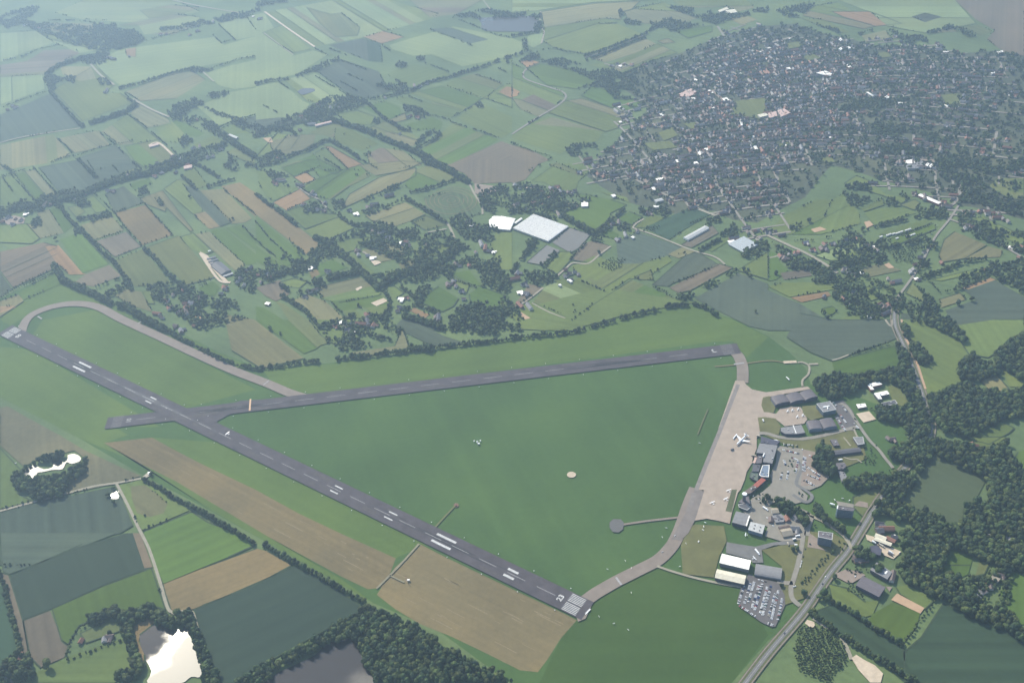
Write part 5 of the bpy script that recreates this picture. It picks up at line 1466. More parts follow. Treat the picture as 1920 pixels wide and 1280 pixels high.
for s, w_ in (('1250,705 1340,665 1350,680', 'top'), ('1255,715 1365,680 1370,695', 'middle'), ('1290,718 1350,698 1358,712', 'bottom')):
    roofed('school_wing', '%s of three parallel pinkish-white roofs in the town' % w_, R3, s, 7, 'pink', 'red', 1, group='three parallel roofs in the town')
flat('supermarket', 'white flat roof with a magenta side in the town', R3, '1575,740 1610,732 1632,752 1590,758', 6, 'white', 'red')
for s, lb in (('360,548 430,530 480,555 470,568 410,560', 'white curved building among trees in the far town'), ('0,850 60,835 70,870 10,885', 'left pinkish block of the group in mid-town'), ('70,830 120,815 170,845 100,875', 'right pinkish block of the group in mid-town'),
              ('735,692 750,690 795,718 785,722', 'narrow white bar-shaped building in the far town'), ('530,300 545,285 558,300 545,308', 'upper of three small white cubes at the far town edge'), ('530,368 545,355 560,368 545,376', 'left of three small white cubes at the far town edge'), ('592,362 605,348 622,358 610,366', 'right of three small white cubes at the far town edge'),
              ('1715,390 1760,380 1765,390 1730,402', 'white winged building beyond the town on the right'), ('875,728 895,718 912,730 890,738', 'small white building by the wood in the far town'), ('1670,545 1700,538 1702,548 1680,552', 'white block near the far right of the town'), ('1200,270 0,0 0,0', '')):
    if lb: flat('town_building', lb, R4, s, 8, 'white' if 'pink' not in lb else 'pink', 'light', boxes=2)
for s, lb, c_ in (('1020,1205 1090,1195 1105,1225 1035,1228', 'widest white roof of the works beyond the right-hand town', 'white'), ('1110,1225 1150,1200 1175,1230 1130,1255', 'grey roof in the middle of the works', 'grey'), ('1180,1240 1195,1222 1210,1228 1195,1248', 'left narrow white roof of the works', 'white'), ('1205,1250 1225,1228 1240,1236 1222,1256', 'right narrow white roof of the works', 'white'), ('1030,1235 1110,1235 1130,1262 1050,1262', 'long grey roof along the lower side of the works', 'grey')):
    flat('works_hall', lb, R4, s, 6, c_, 'light', boxes=1)
for s, lb, c_ in (('1840,862 1900,848 1925,865 1860,880', 'yellowish terrace block beside the town lake', 'cream'), ('1708,900 1722,898 1730,940 1718,942', 'narrow white slab near the town lake', 'white'), ('1545,80 1610,55 1625,68 1560,92', 'upper white greenhouse far beyond the town', 'cream'), ('1600,80 1670,70 1690,92 1630,102', 'lower white greenhouse far beyond the town', 'cream')):
    flat('town_building', lb, R3, s, 6, c_, 'light', boxes=1)
for s, lb, c_ in (('1400,85 1430,78 1445,95 1410,105', 'cream hall at the middle of the near town', 'cream'), ('1350,15 1380,8 1385,35 1360,40', 'white church-sized building in the near town', 'white'), ('1065,300 1120,285 1145,298 1085,318', 'pale school block at the near edge of the town', 'light'), ('1060,340 1100,335 1115,350 1070,358', 'white hall beside the pale school block', 'white'), ('740,262 765,255 785,270 755,278', 'white workshop by the paddock below the town', 'white'), ('520,320 570,318 595,345 545,340', 'white roofs of the builder yard near the greenhouse village', 'white'), ('105,205 140,200 165,212 130,225', 'pink roof in the greenhouse village', 'pink'), ('410,898 425,890 455,908 440,918', 'white barn by the pale lane below the nursery', 'white'), ('345,935 358,928 372,938 355,946', 'small white barn standing alone in the lane meadow', 'white'), ('890,578 905,570 918,582 902,590', 'white shed on the field edge near the dark crop', 'white')):
    roofed('hall', lb, R7, ' '.join(s.split()[:3]), 5, c_, 'light', 1.5)
for k, q in enumerate('845,570 893,560 912,552 938,548 962,545 982,538 1000,533 1035,522 1058,515 965,582 1040,566 1068,560 1090,552'.split()):
    x, y = pts(q, R8)[0]; up = k < 9; roofed('holiday_chalet', '%s white chalet from the left in the %s row of the chalet field' % (ORD(k+1 if up else k-8), 'upper' if up else 'lower'), (0, 0, 1), '%f,%f %f,%f %f,%f' % (x-2.6, y+.9, x+2.2, y-.9, x+2.8, y+.6), 3, 'white', 'white', 1, group='white chalets on the long meadow', cat='chalet')
# ------------------------------------------------------- houses and farms
HR = ['tile', 'brown', 'dark', 'grey', 'white']
ROOFC['brown'] = (.145, .110, .100)
HNAME = {'tile': 'red-tiled', 'brown': 'brown-roofed', 'dark': 'dark-roofed', 'grey': 'grey-roofed', 'white': 'white-roofed'}
def house_parts(rc, wc, L, wd, h, rise, wing):
    wb, rb = MB(), MB()
    def one(cx, cy, l, w_, hh, rs, rot):
        ca, sa = (1, 0) if not rot else (0, 1)
        def T(x, y, z): return (cx+x*ca-y*sa, cy+x*sa+y*ca, z)
        x, y = l/2, w_/2; Q = [(-x, -y), (x, -y), (x, y), (-x, y)]
        for i in range(4): a, b_ = Q[i-1], Q[i]; wb.face([T(*a, 0), T(*b_, 0), T(*b_, hh), T(*a, hh)])
        for sx in (-x, x): wb.face([T(sx, -y, hh), T(sx, y, hh), T(sx, 0, hh+rs)])
        ov = .4
        rb.face([T(-x-ov, -y-ov, hh-.15), T(x+ov, -y-ov, hh-.15), T(x+ov, 0, hh+rs), T(-x-ov, 0, hh+rs)]); rb.face([T(-x-ov, 0, hh+rs), T(x+ov, 0, hh+rs), T(x+ov, y+ov, hh-.15), T(-x-ov, y+ov, hh-.15)])
    one(0, 0, L, wd, h, rise, False)
    if wing: one(L*.2, -wd*.75, wd*.9, wd*.6, h*.9, rise*.6, True)
    return wb, rb
HM = {}
GLOSSR = {c: mat('house_roof_'+c, ROOFC[c], .52 if c != 'tile' else .65, 0, .3, noise=.1, scale=.5, rnd=.2) for c in HR}
WALLS = [mat('brick_wall', (.25, .15, .11), .9, rnd=.25), mat('render_wall', (.55, .52, .46), .9, rnd=.2)]
HFORM = []
for i, c in enumerate(HR):
    for j, (L, wd, h, rise, wing) in enumerate(((11, 9, 3.2, 4, 0), (14, 10, 3.4, 4.4, 1), (26, 9, 5.2, 3.4, 0))):
        if c == 'white': h, rise = 3, .5  # some white flat roofs put sun glints among the houses into colour
        wb, rb = house_parts(c, 0, L, wd, h, rise, wing); wl = WALLS[(i+j) % 2]; HM[c, j] = (wb.mesh('wall', wl), rb.mesh('roof', GLOSSR[c]))
        m_ = MB(); m_.v = wb.v+rb.v; m_.f = wb.f+[tuple(q+len(wb.v) for q in f) for f in rb.f]; m_.m = [0]*len(wb.f)+[1]*len(rb.f); HFORM.append(bpy.data.objects.new('house_form', m_.mesh('house_form', [wl, GLOSSR[c]])))
def house(p, rz, c, j, label, group, scale=1):
    t = thing('house', label, 'house', (p[0], p[1], BZ), rz, group); t.scale = (scale,)*3
    link(bpy.data.objects.new('wall', HM[c, j][0]), t); link(bpy.data.objects.new('roof', HM[c, j][1]), t); return t
FARMS = """
@0 300 4
hamlet inside the airfield treeline|1370,990 1390,1085 1400,1150 1220,1190 1200,1170 1440,1080 1300,1020 1340,1150 1390,1120 1270,1120 1180,1160 1320,1250 1360,1290 1460,1250 1250,1060 1500,1040
far straight lane|1180,28 1290,15 1165,128 1320,100 1210,105 960,125 690,240 640,255 600,255 300,350 340,345 380,340 570,310 810,235 850,240 120,450 60,440 20,470 100,488 160,460 190,415 210,385
strip-field farm lane|1680,965 1700,980 1830,950 1900,860 1870,830 1800,900 1660,1010 1780,920
@480 300 4
wooded lanes below the maze|880,545 930,560 960,545 990,590 1090,630 1110,640 1130,620 1150,650 755,690 770,720 840,725 870,745 1280,650 1620,500 1660,510 1590,470 1690,640 1720,670 1750,690 1650,700 1500,790 1530,800 1600,800 1780,700
lane with the sand arenas|985,280 1000,275 870,350 840,365 890,340 750,410 700,385 630,320 385,380 350,340 510,385 460,380 520,330 440,270 420,255 340,205 330,195 190,160 150,185 130,170
crossroads north of the strip farm|20,870 110,885 40,925 60,840 80,870 410,820 540,840 400,990 370,1030 430,990 90,1085 600,1255
hamlet by the pink barn field|1080,1110 1065,1140 830,1170 760,1260 790,1240 1130,1040 1090,1050 1350,1190 1370,1195 1440,945 1500,955 1540,990 1480,920 1560,1050
treeline houses above the runway|640,1225 700,1240 660,1270 690,1280 760,1290 880,1250 840,1230
@960 300 4
treeline houses at the bend|40,860 20,900 60,1000 90,940 110,1010 60,1100 130,1110
greenhouse village|20,200 60,215 40,340 20,360 140,200 170,210 290,220 300,240 280,290 360,250 420,250 340,210 450,260 470,240 550,325 350,415 220,250 80,270 150,330 230,340 100,380
lane farm below the nursery|400,830 430,860 470,850 440,905 500,870 400,880
houses by the avenue|740,500 760,485 800,480 790,610 850,570 940,545 1030,410 1080,345 1000,400 1060,380
@1440 300 4
right-hand crossroads|280,630 330,680 420,640 480,635 500,640 580,610 640,600 400,675 440,685 660,600 90,730 120,750 160,720 200,710 230,700 580,820 560,840 600,850 640,870 700,855 620,835 780,660 800,680 740,650 690,580
village at the fork|420,1035 590,1080 560,1050 930,930 960,920 900,900 1110,900 1130,905 1070,850 1090,830 760,1180 880,1160 900,1100 860,1110 830,1090 640,1000 1300,780 1100,790 1140,740 1170,700
right-edge lane|1600,385 1660,410 1580,395 1640,395 1720,440 1760,450 1800,470 1500,500 1480,520 1540,510 1590,540 1900,660 1820,660 1880,740 1640,830
@1500 1020 4.571
homesteads inside the right-hand wood|1630,380 1580,410 1560,360 1540,430 1450,360 1500,440 490,120 520,150 790,290 1720,280
@0 1000 4.571
paddock house|900,920 945,895 700,930
village at the lower left corner|150,1110 200,1150 240,1180 120,1190 90,1240 160,1240 210,1210 180,1090 60,1170 20,1180 110,1270
@0 0 4
far village on the wooded lane|1480,905 1310,1180 1340,1190 1290,1180 1650,1130 1600,1180 1560,1190 1450,1120 1500,1110 1410,1245
far-off left lanes|800,410 820,440 850,450 780,440 970,430 790,700 800,690 900,330 880,320 820,260 770,185 245,50 180,200 210,195 300,215 1200,265 1250,262 1600,170 1900,130 1420,270 1480,240 100,800 60,830 120,815
@480 0 4
far lanes in the middle|40,145 20,150 460,790 480,800 455,860 370,910 350,900 340,880 420,940 330,980 160,1200 10,1010 1140,885 1210,888 1160,875 1080,1010 600,800 560,820 620,820 1280,630 1230,650 1330,610 970,740 1190,655 200,10 230,15 190,5
@1280 780 5.334
airport service yard|880,1050 960,1030 1040,1040 1130,1030 1160,1050 1120,1140
@1560 820 5.333
wood edge lanes|620,180 560,20 600,30 470,880 500,900 540,930 620,1010 1400,95 1830,1055 1770,1035
"""
HPOS = []
for ln, o in blocks(FARMS):
    nm, s = ln.split('|')
    for x, y in pts(s, o): HPOS.append((x, y, nm, True))
for ln, o in blocks(PLACES):
    a, b = ln.split('|'); i = next(j for j, ch in enumerate(b) if ch.isdigit()); nm = b[:i].strip(); P = pts(b[i:], o)
    if a == 't':
        W = ccw([tuple(G(*p)[:2]) for p in P]); WOODW = [ccw([tuple(G(*q)[:2]) for q in pts(l2, o2)]) for l2, o2 in blocks(WOODS) if o2 in ((1440, 0, 4), (960, 0, 4), (1440, 300, 4), (960, 300, 4))]
        BB = [(min(p[0] for p in k), max(p[0] for p in k), min(p[1] for p in k), max(p[1] for p in k), k) for k in WOODW]
        def wooded(q): return any(a_ < q[0] < b_ and c_ < q[1] < d_ and inside(q, k) for a_, b_, c_, d_, k in BB)
        town_h = []; DIST = {}; cell = 24; streets = []; RT = random.Random(5)
        PARKS = [[(x, y) for x, y in (G(*k)[:2] for k in pts(s_, o_))] for s_, o_ in (('140,330 230,310 260,350 160,370', (1440, 0, 4)), ('390,1190 480,1180 500,1220 400,1220', (1440, 0, 4)), ('60,1090 150,1070 140,1110 70,1110', (1440, 0, 4)), ('250,420 340,410 400,440 300,460', (1440, 0, 4)), ('1100,1000 1200,960 1240,1020 1140,1060', (960, 0, 4)), ('1280,930 1380,920 1360,980', (960, 0, 4)), ('1300,720 1420,700 1440,780 1340,790', (1440, 0, 4)), ('820,400 900,390 920,430 830,440', (1440, 0, 4)), ('1680,760 1900,740 1900,900 1640,860', (960, 0, 4)), ('980,1080 1180,1060 1240,1110 1060,1130', (960, 0, 4)))]
        for k in PARKS: mb_ = MB(); mb_.face([(x, y, 2.05) for x, y in ccw(k)]); ob_ = struct(mb_.obj('park_lawn', LAND)); attr_land(ob_.data, CLS['y'], (1, 0), PRM['g'])
        # streets follow a direction that bends from quarter to quarter; houses line both sides
        def quarter(q): return .35*math.sin(q[0]*.0021+1)+.5*math.sin(q[1]*.0017)+.35
        def free(q): return inside((q[0]+75*math.sin(q[1]*.013+q[0]*.005)+40*math.sin(q[0]*.031), q[1]+95*math.sin(q[0]*.011)+45*math.sin(q[1]*.027)), W) and inside(q, W2) and not wooded(q) and not any(inside(q, k) for k in PARKS)
        def edge(q):      # 0 at the outline of the town, 1 well inside
            return min(1, min((Vector(q)-Vector(a_)).length if True else 0 for a_ in EP)/280)
        CORE = [tuple(G(*k)[:2]) for k in pts('1110,320 1200,230 1290,130 1420,80 1540,90 1600,160 1540,260 1600,320 1500,380 1400,430 1230,410')]
        W2 = offset(W, 120)
        EP = [tuple(Vector(W[i_-1]).lerp(Vector(W[i_]), t_/12)) for i_ in range(len(W)) for t_ in range(12)]
        def trace(seed, perp, gapm):
            line = [seed]
            for sg in (1, -1):
                q = seed
                for _ in range(75):
                    a_ = quarter(q)+(math.pi/2 if perp else 0); q2 = (q[0]+sg*math.cos(a_)*13, q[1]+sg*math.sin(a_)*13)
                    if not free(q2) or any((perp, int(q2[0]//gapm)+dx, int(q2[1]//gapm)+dy) in DIST and DIST[perp, int(q2[0]//gapm)+dx, int(q2[1]//gapm)+dy] != seed for dx in (0,) for dy in (0,)) or RT.random() < .025: break
                    line = line+[q2] if sg > 0 else [q2]+line; q = q2
            for q in line: DIST[perp, int(q[0]//gapm), int(q[1]//gapm)] = seed
            return line
        xs = [p[0] for p in W]; ys = [p[1] for p in W]; seeds = [(RT.uniform(min(xs), max(xs)), RT.uniform(min(ys), max(ys))) for _ in range(4200)]
        for n_, sd_ in enumerate(seeds):
            pp = n_ % 4 == 3; gp = 120 if pp else 38
            if free(sd_) and (pp, int(sd_[0]//gp), int(sd_[1]//gp)) not in DIST:
                ln_ = trace(sd_, pp, gp)
                if len(ln_) > 4: streets.append((ln_, pp))
        sm = MB(); used = set()
        for ln_, pp in streets: strip(sm, ln_, RT.uniform(5, 9), RZ-.2)
        struct(sm.obj('town_street', YARD))
        for ln_, pp in streets:
            if pp: continue
            for side in (-1, 1):
                big = RT.random() < .12; s_ = 0
                for i_ in range(len(ln_)-1):
                    a_, b_ = Vector(ln_[i_]), Vector(ln_[i_+1]); t_ = (b_-a_).normalized()
                    q = a_.lerp(b_, RT.uniform(.2, .8))+Vector((-t_.y, t_.x))*side*RT.uniform(10, 14); ck = (int(q.x//10), int(q.y//10))
                    if ck in used or not free(q) or RT.random() > (.22+.75*edge(q))*(1 if inside(q, CORE) else .55): continue
                    used.add(ck); town_h.append(((q.x, q.y), math.atan2(t_.y, t_.x)+(0 if RT.random() < .75 else math.pi/2)))
                    if RT.random() < .9: q2 = q+Vector((-t_.y, t_.x))*side*RT.uniform(8, 15)+t_*RT.uniform(-8, 8); add_tree(q2, RNGU(3.5, 9), RNGU(4, 10))
                    if RT.random() < .35: q2 = q-Vector((-t_.y, t_.x))*side*RT.uniform(6, 9)+t_*8; add_tree(q2, RNGU(3, 6), RNGU(4, 8))
        fill(P, 26, lambda q: RT.random() < .75 and not any(inside(q, k) for k in PARKS) and [add_tree((q[0]+RNGU(-9, 9), q[1]+RNGU(-9, 9)), RNGU(5, 12), RNGU(6, 13)) for _ in range(RT.choice((1, 2, 3)) if inside(q, CORE) else RT.choice((3, 4, 5)))])
    else:
        def gt(q): 
            if math.sin(q[0]*.055+2*math.sin(q[1]*.03))*math.sin(q[1]*.05+1.5*math.sin(q[0]*.02)) > RNGU(-.75, .45): add_tree(q, RNGU(3.5, 12.5), RNGU(4, 13))
        fill(P, 7.5, gt)
print('town houses', len(town_h), 'farm houses', len(HPOS))
import itertools
HPOS2 = [(G(x, y), nm) for x, y, nm, _ in HPOS]; HC = []
for p, nm in HPOS2:
    c = random.choices(HR, (26, 28, 24, 16, 6))[0]; HC.append(c)
for nm, grp in itertools.groupby(sorted(range(len(HPOS)), key=lambda i: HPOS[i][2]), key=lambda i: HPOS[i][2]):
    grp = list(grp); cnt = {}
    for i in sorted(grp, key=lambda i: HPOS[i][0]):
        c = HC[i]; cnt[c] = cnt.get(c, 0)+1; p = HPOS2[i][0]; j = random.choices((0, 1, 2), (5, 4, 1.5))[0]
        house(p, RNGU(-.5, .5)+random.choice((0, math.pi/2)), c, j, '%s %s house from the left in the %s' % (ORD(cnt[c]), HNAME[c], nm) if cnt[c] > 1 else 'leftmost %s house in the %s' % (HNAME[c], nm), 'houses of the '+nm, RNGU(.9, 1.2))
# town: the houses that show largest are things, the rest one mass
town_h.sort(key=lambda t: t[0][0]**2+t[0][1]**2); NI = max(0, 296-len(HPOS)); hp, hs, hi, hr = [], [], [], []
cnt = {}; near_h = sorted(town_h[:NI], key=lambda t: t[0][0]/t[0][1])
for q, a in near_h:
    c = random.choices(HR, (20, 34, 30, 11, 5))[0]; cnt[c] = cnt.get(c, 0)+1
    house(q, a, c, random.choices((0, 1, 2), (5, 3, 2))[0], '%s %s house from the left along the near edge of the town' % (ORD(cnt[c]), HNAME[c]), 'houses along the near edge of the town', RNGU(.9, 1.1))
for q, a in town_h[NI:]:
    c = random.choices(range(5), (20, 36, 32, 10, 2))[0]; k = RNGU(.85, 1.15); hp.append((*q, BZ)); hs.append((k, k, k)); hi.append(c*3+random.choices((0, 1, 2), (5, 3, 2))[0]); hr.append(a)
scatter('town_houses', hp, hs, hi, HFORM, hr)
scatter('hedgerow_trees', TP, TS, TI, PROTO); scatter('woodland', WP, WS, WI, PROTO); scatter('saplings', YP, YS, YI, PROTO[:5])
print('trees', len(TP), 'wood', len(WP), 'young', len(YP))
# --------------------------------------------------------------- vehicles
PAINTS = {'white': (.86, .86, .86), 'silver': (.66, .67, .69), 'dark grey': (.06, .06, .07), 'black': (.02, .02, .022), 'blue': (.03, .06, .2), 'red': (.35, .03, .03), 'beige': (.45, .40, .32), 'green': (.03, .10, .06)}
TYRE = mat('tyre', (.02, .02, .02), .9); CARG = mat('car_glass', (.05, .06, .07), .08, 0, .8)
def car_mesh(col):
    mb = MB(); L, W_ = 4.4, 1.78
    def ring(x, w_, z0, z1): return [(x, -w_/2, z0), (x, w_/2, z0), (x, w_/2*.94, z1), (x, -w_/2*.94, z1)]
    st = [(-2.2, 1.55, .35, .72), (-2.05, 1.74, .22, .92), (-.9, 1.78, .2, .95), (.9, 1.78, .2, .93), (1.9, 1.7, .22, .80), (2.2, 1.5, .32, .62)]
    rs = [ring(*s) for s in st]
    for a, b_ in zip(rs, rs[1:]):
        for k in range(4): mb.face([a[k], a[(k+1) % 4], b_[(k+1) % 4], b_[k]], 0)
    mb.face(rs[0][::-1], 0); mb.face(rs[-1], 0)
    lo = [(-1.85, -.80, .93), (1.0, -.80, .93), (1.0, .80, .93), (-1.85, .80, .93)]; hi = [(-1.35, -.62, 1.43), (.25, -.62, 1.45), (.25, .62, 1.45), (-1.35, .62, 1.43)]
    for i in range(4): mb.face([lo[i-1], lo[i], hi[i], hi[i-1]], 1)
    mb.face([(x, y, z+.0) for x, y, z in hi], 0)
    for x in (-1.4, 1.4):
        for y in (-.82, .82):
            n = 10; c0 = [(x+.32*math.cos(6.283*k/n), y-.1, .32+.32*math.sin(6.283*k/n)) for k in range(n)]; c1 = [(a, y+.1, c) for a, b_, c in c0]
            for k in range(n): mb.face([c0[k], c0[(k+1) % n], c1[(k+1) % n], c1[k]], 2)
            mb.face(c0, 2); mb.face(c1[::-1], 2)
    return mb.mesh('car', [mat('car_paint_'+col.replace(' ', '_'), PAINTS[col], .42, .0 if col in ('white', 'red', 'beige') else .25, .6), CARG, TYRE])
CARM = {c: car_mesh(c) for c in PAINTS}
VZ = RZ+.12; ncar = 0; CARPTS = []
def car(p, rz, c, label, group):
    global ncar; ncar += 1; o = bpy.data.objects.new('parked_car', CARM[c]); C.objects.link(o); o.location = (p[0], p[1], VZ); o.rotation_euler = (0, 0, rz); return tag(o, label, 'car', group)
CW = ((44, 26, 7, 5, 6, 7, 3, 2))  # white and silver weighted up, standing in for sun glints on the cars
def carrow(o, a, b, row, end, place, fillr=.86, across=True, step=2.75):
    A, B = [Vector(G(*p)[:2]) for p in pts(a+' '+b, o)]; d = B-A; L = d.length; d /= L; rz = math.atan2(d.y, d.x)+(math.pi/2 if across else 0); s = 0; k = 0
    while s <= L:
        if random.random() < fillr:
            k += 1; c = random.choices(list(PAINTS), CW)[0]
            if ncar >= 278: q_ = A+d*s; CARPTS.append((q_.x, q_.y, rz, c)); s += step; continue
            car(A+d*s+Vector((-d.y, d.x))*RNGU(-.3, .3), rz+RNGU(-.04, .04)+(math.pi if random.random() < .3 else 0), c, '%s car, %s from the %s, %s, %s' % (c, ORD(k), end, row, place), 'cars of the '+place)
        s += step*RNGU(.97, 1.06)
PK = (1370, 1070, 11.64)
for r, a, b in (('edge row', '285,355', '160,740'), ('first row', '430,295', '290,735'), ('second row', '510,265', '385,690'), ('third row', '612,345', '460,835'), ('fourth row', '685,310', '520,875'), ('fifth row', '795,375', '635,955'), ('sixth row', '872,348', '695,990'), ('seventh row', '965,520', '812,1045'), ('eighth row', '1040,455', '880,1090'), ('far right row', '1125,600', '1030,1075')):
    carrow(PK, a, b, r, 'hangar end', 'packed car park', .84)
carrow(PK, '200,780', '380,900', 'lower slanting row', 'left end', 'packed car park', .6); carrow(PK, '440,950', '600,1050', 'bottom slanting row', 'left end', 'packed car park', .7); carrow(PK, '815,1160', '930,1200', 'bottom corner row', 'left end', 'packed car park', .9)
carrow(PK, '545,195', '820,265', 'lane edge', 'left end', 'lane above the packed car park', .45, False, 6)
for r, a, b in (('inner left row', '1012,450', '1030,500'), ('inner right row', '1152,462', '1125,580'), ('lower left row', '995,555', '978,640'), ('middle row', '1055,560', '1040,640'), ('long centre row', '1212,415', '1200,560'), ('upper brown row', '1245,515', '1375,615'), ('middle brown row', '1238,590', '1370,640'), ('lower brown row', '1212,650', '1320,705'), ('top row', '1000,345', '1170,385'), ('shed row', '1010,290', '1150,305'), ('brown corner row', '1265,400', '1310,425'), ('second brown row', '1300,560', '1370,600'), ('inner arc row', '1090,420', '1150,450'), ('kerb row', '1225,420', '1215,560'), ('far brown row', '1225,640', '1300,690')):
    carrow(A_, a, b, r, 'upper end', 'terminal car park', .85)
for r, a, b in (('left row', '1560,640', '1775,975'), ('middle row', '1650,570', '1800,780'), ('right row', '1700,340', '1830,490')):
    carrow(E2, a, b, r, 'upper end', 'car park beside the arched hangars', .78)
for r, a, b in (('far row', '205,960', '245,1010'), ('office row', '10,770', '40,800')): carrow(Z2, a, b, r, 'upper end', 'car park beside the arched hangars', .85)
carrow(C_, '1335,290', '1275,510', 'kerb', 'upper end', 'airport access road', .7, False, 6.5); carrow(S_, '400,430', '420,400', 'campus yard', 'lower end', 'campus of dark training blocks', .7)
for q, rz, c, lb in (('1225,700', .6, 'white', 'white car turning at the packed car park entrance'), ('1555,597', .95, 'white', 'white car on the main road below the warehouse drive'), ('1110,1207', .95, 'dark grey', 'dark car on the main road at the bottom edge'), ('1525,672', .95, 'black', 'dark car on the main road beside the lone tree'), ('1210,705', .2, 'silver', 'silver car waiting at the packed car park entrance'), ('860,580', .2, 'white', 'white car parked under the long grey shed')):
    o = car(G(*pts(q, C_)[0]), rz, c, lb, 'cars on their own'); o.name = 'car'
for q, c, lb in (('845,1025', 'white', 'white car alone in the airport service yard'), ('705,805', 'white', 'white car on the lawn lane behind the control tower'), ('762,838', 'white', 'second white car behind the control tower'), ('1035,985', 'white', 'white car beside the tree belt in the service yard'), ('1520,845', 'white', 'white car left of the striped office slab'), ('1600,830', 'silver', 'silver car behind the striped office slab'), ('1665,850', 'white', 'white car right behind the striped office slab'), ('905,1105', 'white', 'white car beside the dim barrack'), ('1195,340', 'white', 'white car at the top of the terminal car park'), ('1130,375', 'white', 'white car on the terminal approach lane')):
    o = car(G(*pts(q, A_)[0]), RNGU(0, 3), c, lb, 'cars on their own'); o.name = 'car'
for q, c, lb in (('265,815', 'white', 'white car on the brown warehouse forecourt'), ('930,455', 'white', 'white car at the lower end of the contractor yard')):
    o = car(G(*pts(q, G8)[0]), 1, c, lb, 'cars on their own'); o.name = 'car'
for q, c, lb in (('775,565', 'white', 'white car on the main road beside the wood, upper one'), ('798,625', 'dark grey', 'dark car on the main road following the white one')):
    o = car(G(*pts(q, Z2)[0]), 1.9, c, lb, 'cars on their own'); o.name = 'car'
if CARPTS:
    cf = [bpy.data.objects.new('car_form', CARM[c]) for c in PAINTS]; scatter('parked_cars', [(x, y, VZ) for x, y, a, c in CARPTS], [(1, 1, 1)]*len(CARPTS), [list(PAINTS).index(c) for x, y, a, c in CARPTS], cf, [a for x, y, a, c in CARPTS])
print('cars', ncar, len(CARPTS))
def truck(o, q, d, L, label, col='white', name='lorry', cat='lorry', tank=False):
    p, p2 = G(*pts(q, o)[0]), G(*pts(d, o)[0]); rz = math.atan2(p2.y-p.y, p2.x-p.x); t = thing(name, label, cat, (p.x, p.y, VZ), rz); x = L/2
    pm = mat('truck_paint_'+col, PAINTS.get(col, (.75, .75, .73)), .35, 0, .5, coat=.4)
    if tank: m_ = MB(); m_.tube([((-x, 0, 2.2), .3, .3), ((-x+.3, 0, 2.2), 1.25, 1.25), ((x-2.9, 0, 2.2), 1.25, 1.25), ((x-2.6, 0, 2.2), .3, .3)]); m_.obj('tank', pm, t)
    else: m_ = MB(); m_.box((-1.3, 0, .9), (L-2.8, 2.5, 2.7)); m_.obj('box_body', pm, t)
    m_ = MB(); m_.prism([(x-2.4, -1.2), (x-.2, -1.15), (x, -.9), (x, .9), (x-.2, 1.15), (x-2.4, 1.2)], .6, 2.7); m_.obj('cab', pm, t)
    m_ = MB(); m_.box((x+.01, 0, 1.5), (.06, 1.9, .9)); m_.obj('windscreen', CARG, t); m_ = MB(); m_.box((-.3, 0, .5), (L-1, .9, .35)); m_.obj('chassis', TYRE, t)
    for wx in (-x+1.2, -x+2.5, x-1.4):
        for wy in (-1.05, 1.05):
            m_ = MB(); n = 10; c0 = [(wx+.5*math.cos(6.283*k/n), wy-.14, .5+.5*math.sin(6.283*k/n)) for k in range(n)]; c1 = [(a, wy+.14, c) for a, b_, c in c0]
            for k in range(n): m_.face([c0[k], c0[(k+1) % n], c1[(k+1) % n], c1[k]])
            m_.face(c0); m_.face(c1[::-1]); m_.obj('wheel', TYRE, t)
    return t
truck(E1, '397,437', '350,495', 17, 'long white tanker lorry at the left wing tip of the parked airliner', 'white', 'tanker_lorry', 'tanker', True)
truck(E5, '1065,80', '1135,125', 13, 'white trailer lorry with a black shadow beside the tan-grey barrack'); truck(C_, '812,330', '835,358', 15, 'white trailer lorry on the grey yard above the round-roofed shed')
truck(F_, '410,775', '360,782', 9, 'uppermost white lorry at the yard beside the access road'); truck(F_, '335,842', '300,848', 7, 'white lorry below the uppermost one at the yard'); truck(F_, '200,950', '215,985', 7, 'beige van lorry at the lower corner of the yard', 'beige'); truck(F_, '372,975', '340,972', 5.5, 'short white lorry nearest the tree clump at the yard')
truck(F_, '1165,88', '1215,100', 10, 'white bus-like lorry left of the striped office slab'); truck(G8, '545,308', '590,330', 8, 'white lorry in the contractor yard nearest the road'); truck(G8, '660,360', '710,390', 13, 'beige trailer lorry in the middle of the contractor yard', 'beige'); truck(G8, '800,462', '840,485', 10, 'grey lorry at the lower end of the contractor yard', 'silver')
truck(G8, '790,490', '835,515', 10, 'dark lorry beside the grey one in the contractor yard', 'dark grey')
truck(S_, '412,515', '460,505', 9, 'white van lorry beside the dark L-shaped block'); truck(E1, '1020,420', '1080,425', 8, 'pale lorry at the corner of the navy-roofed shed', 'beige'); truck(E1, '1490,545', '1535,550', 9, 'white lorry behind the navy-roofed shed'); truck(D_, '742,938', '750,950', 6, 'small white lorry on the round apron lawn')
truck((350, 460, 16), '695,205', '740,190', 9, 'white trailer standing alone above the strip-field farm sheds'); truck(E1, '325,780', '370,760', 8, 'dark grey tug lorry on the apron in front of the airliner', 'dark grey'); truck((600, 540, 9.145), '275,678', '300,670', 7, 'white horse lorry beside the orange riding arena'); truck((600, 540, 9.145), '575,878', '610,860', 9, 'white trailer on the yard below the orange riding arena')
truck((1480, 690, 6), '0,0', '1,1', 12, 'x') if False else None
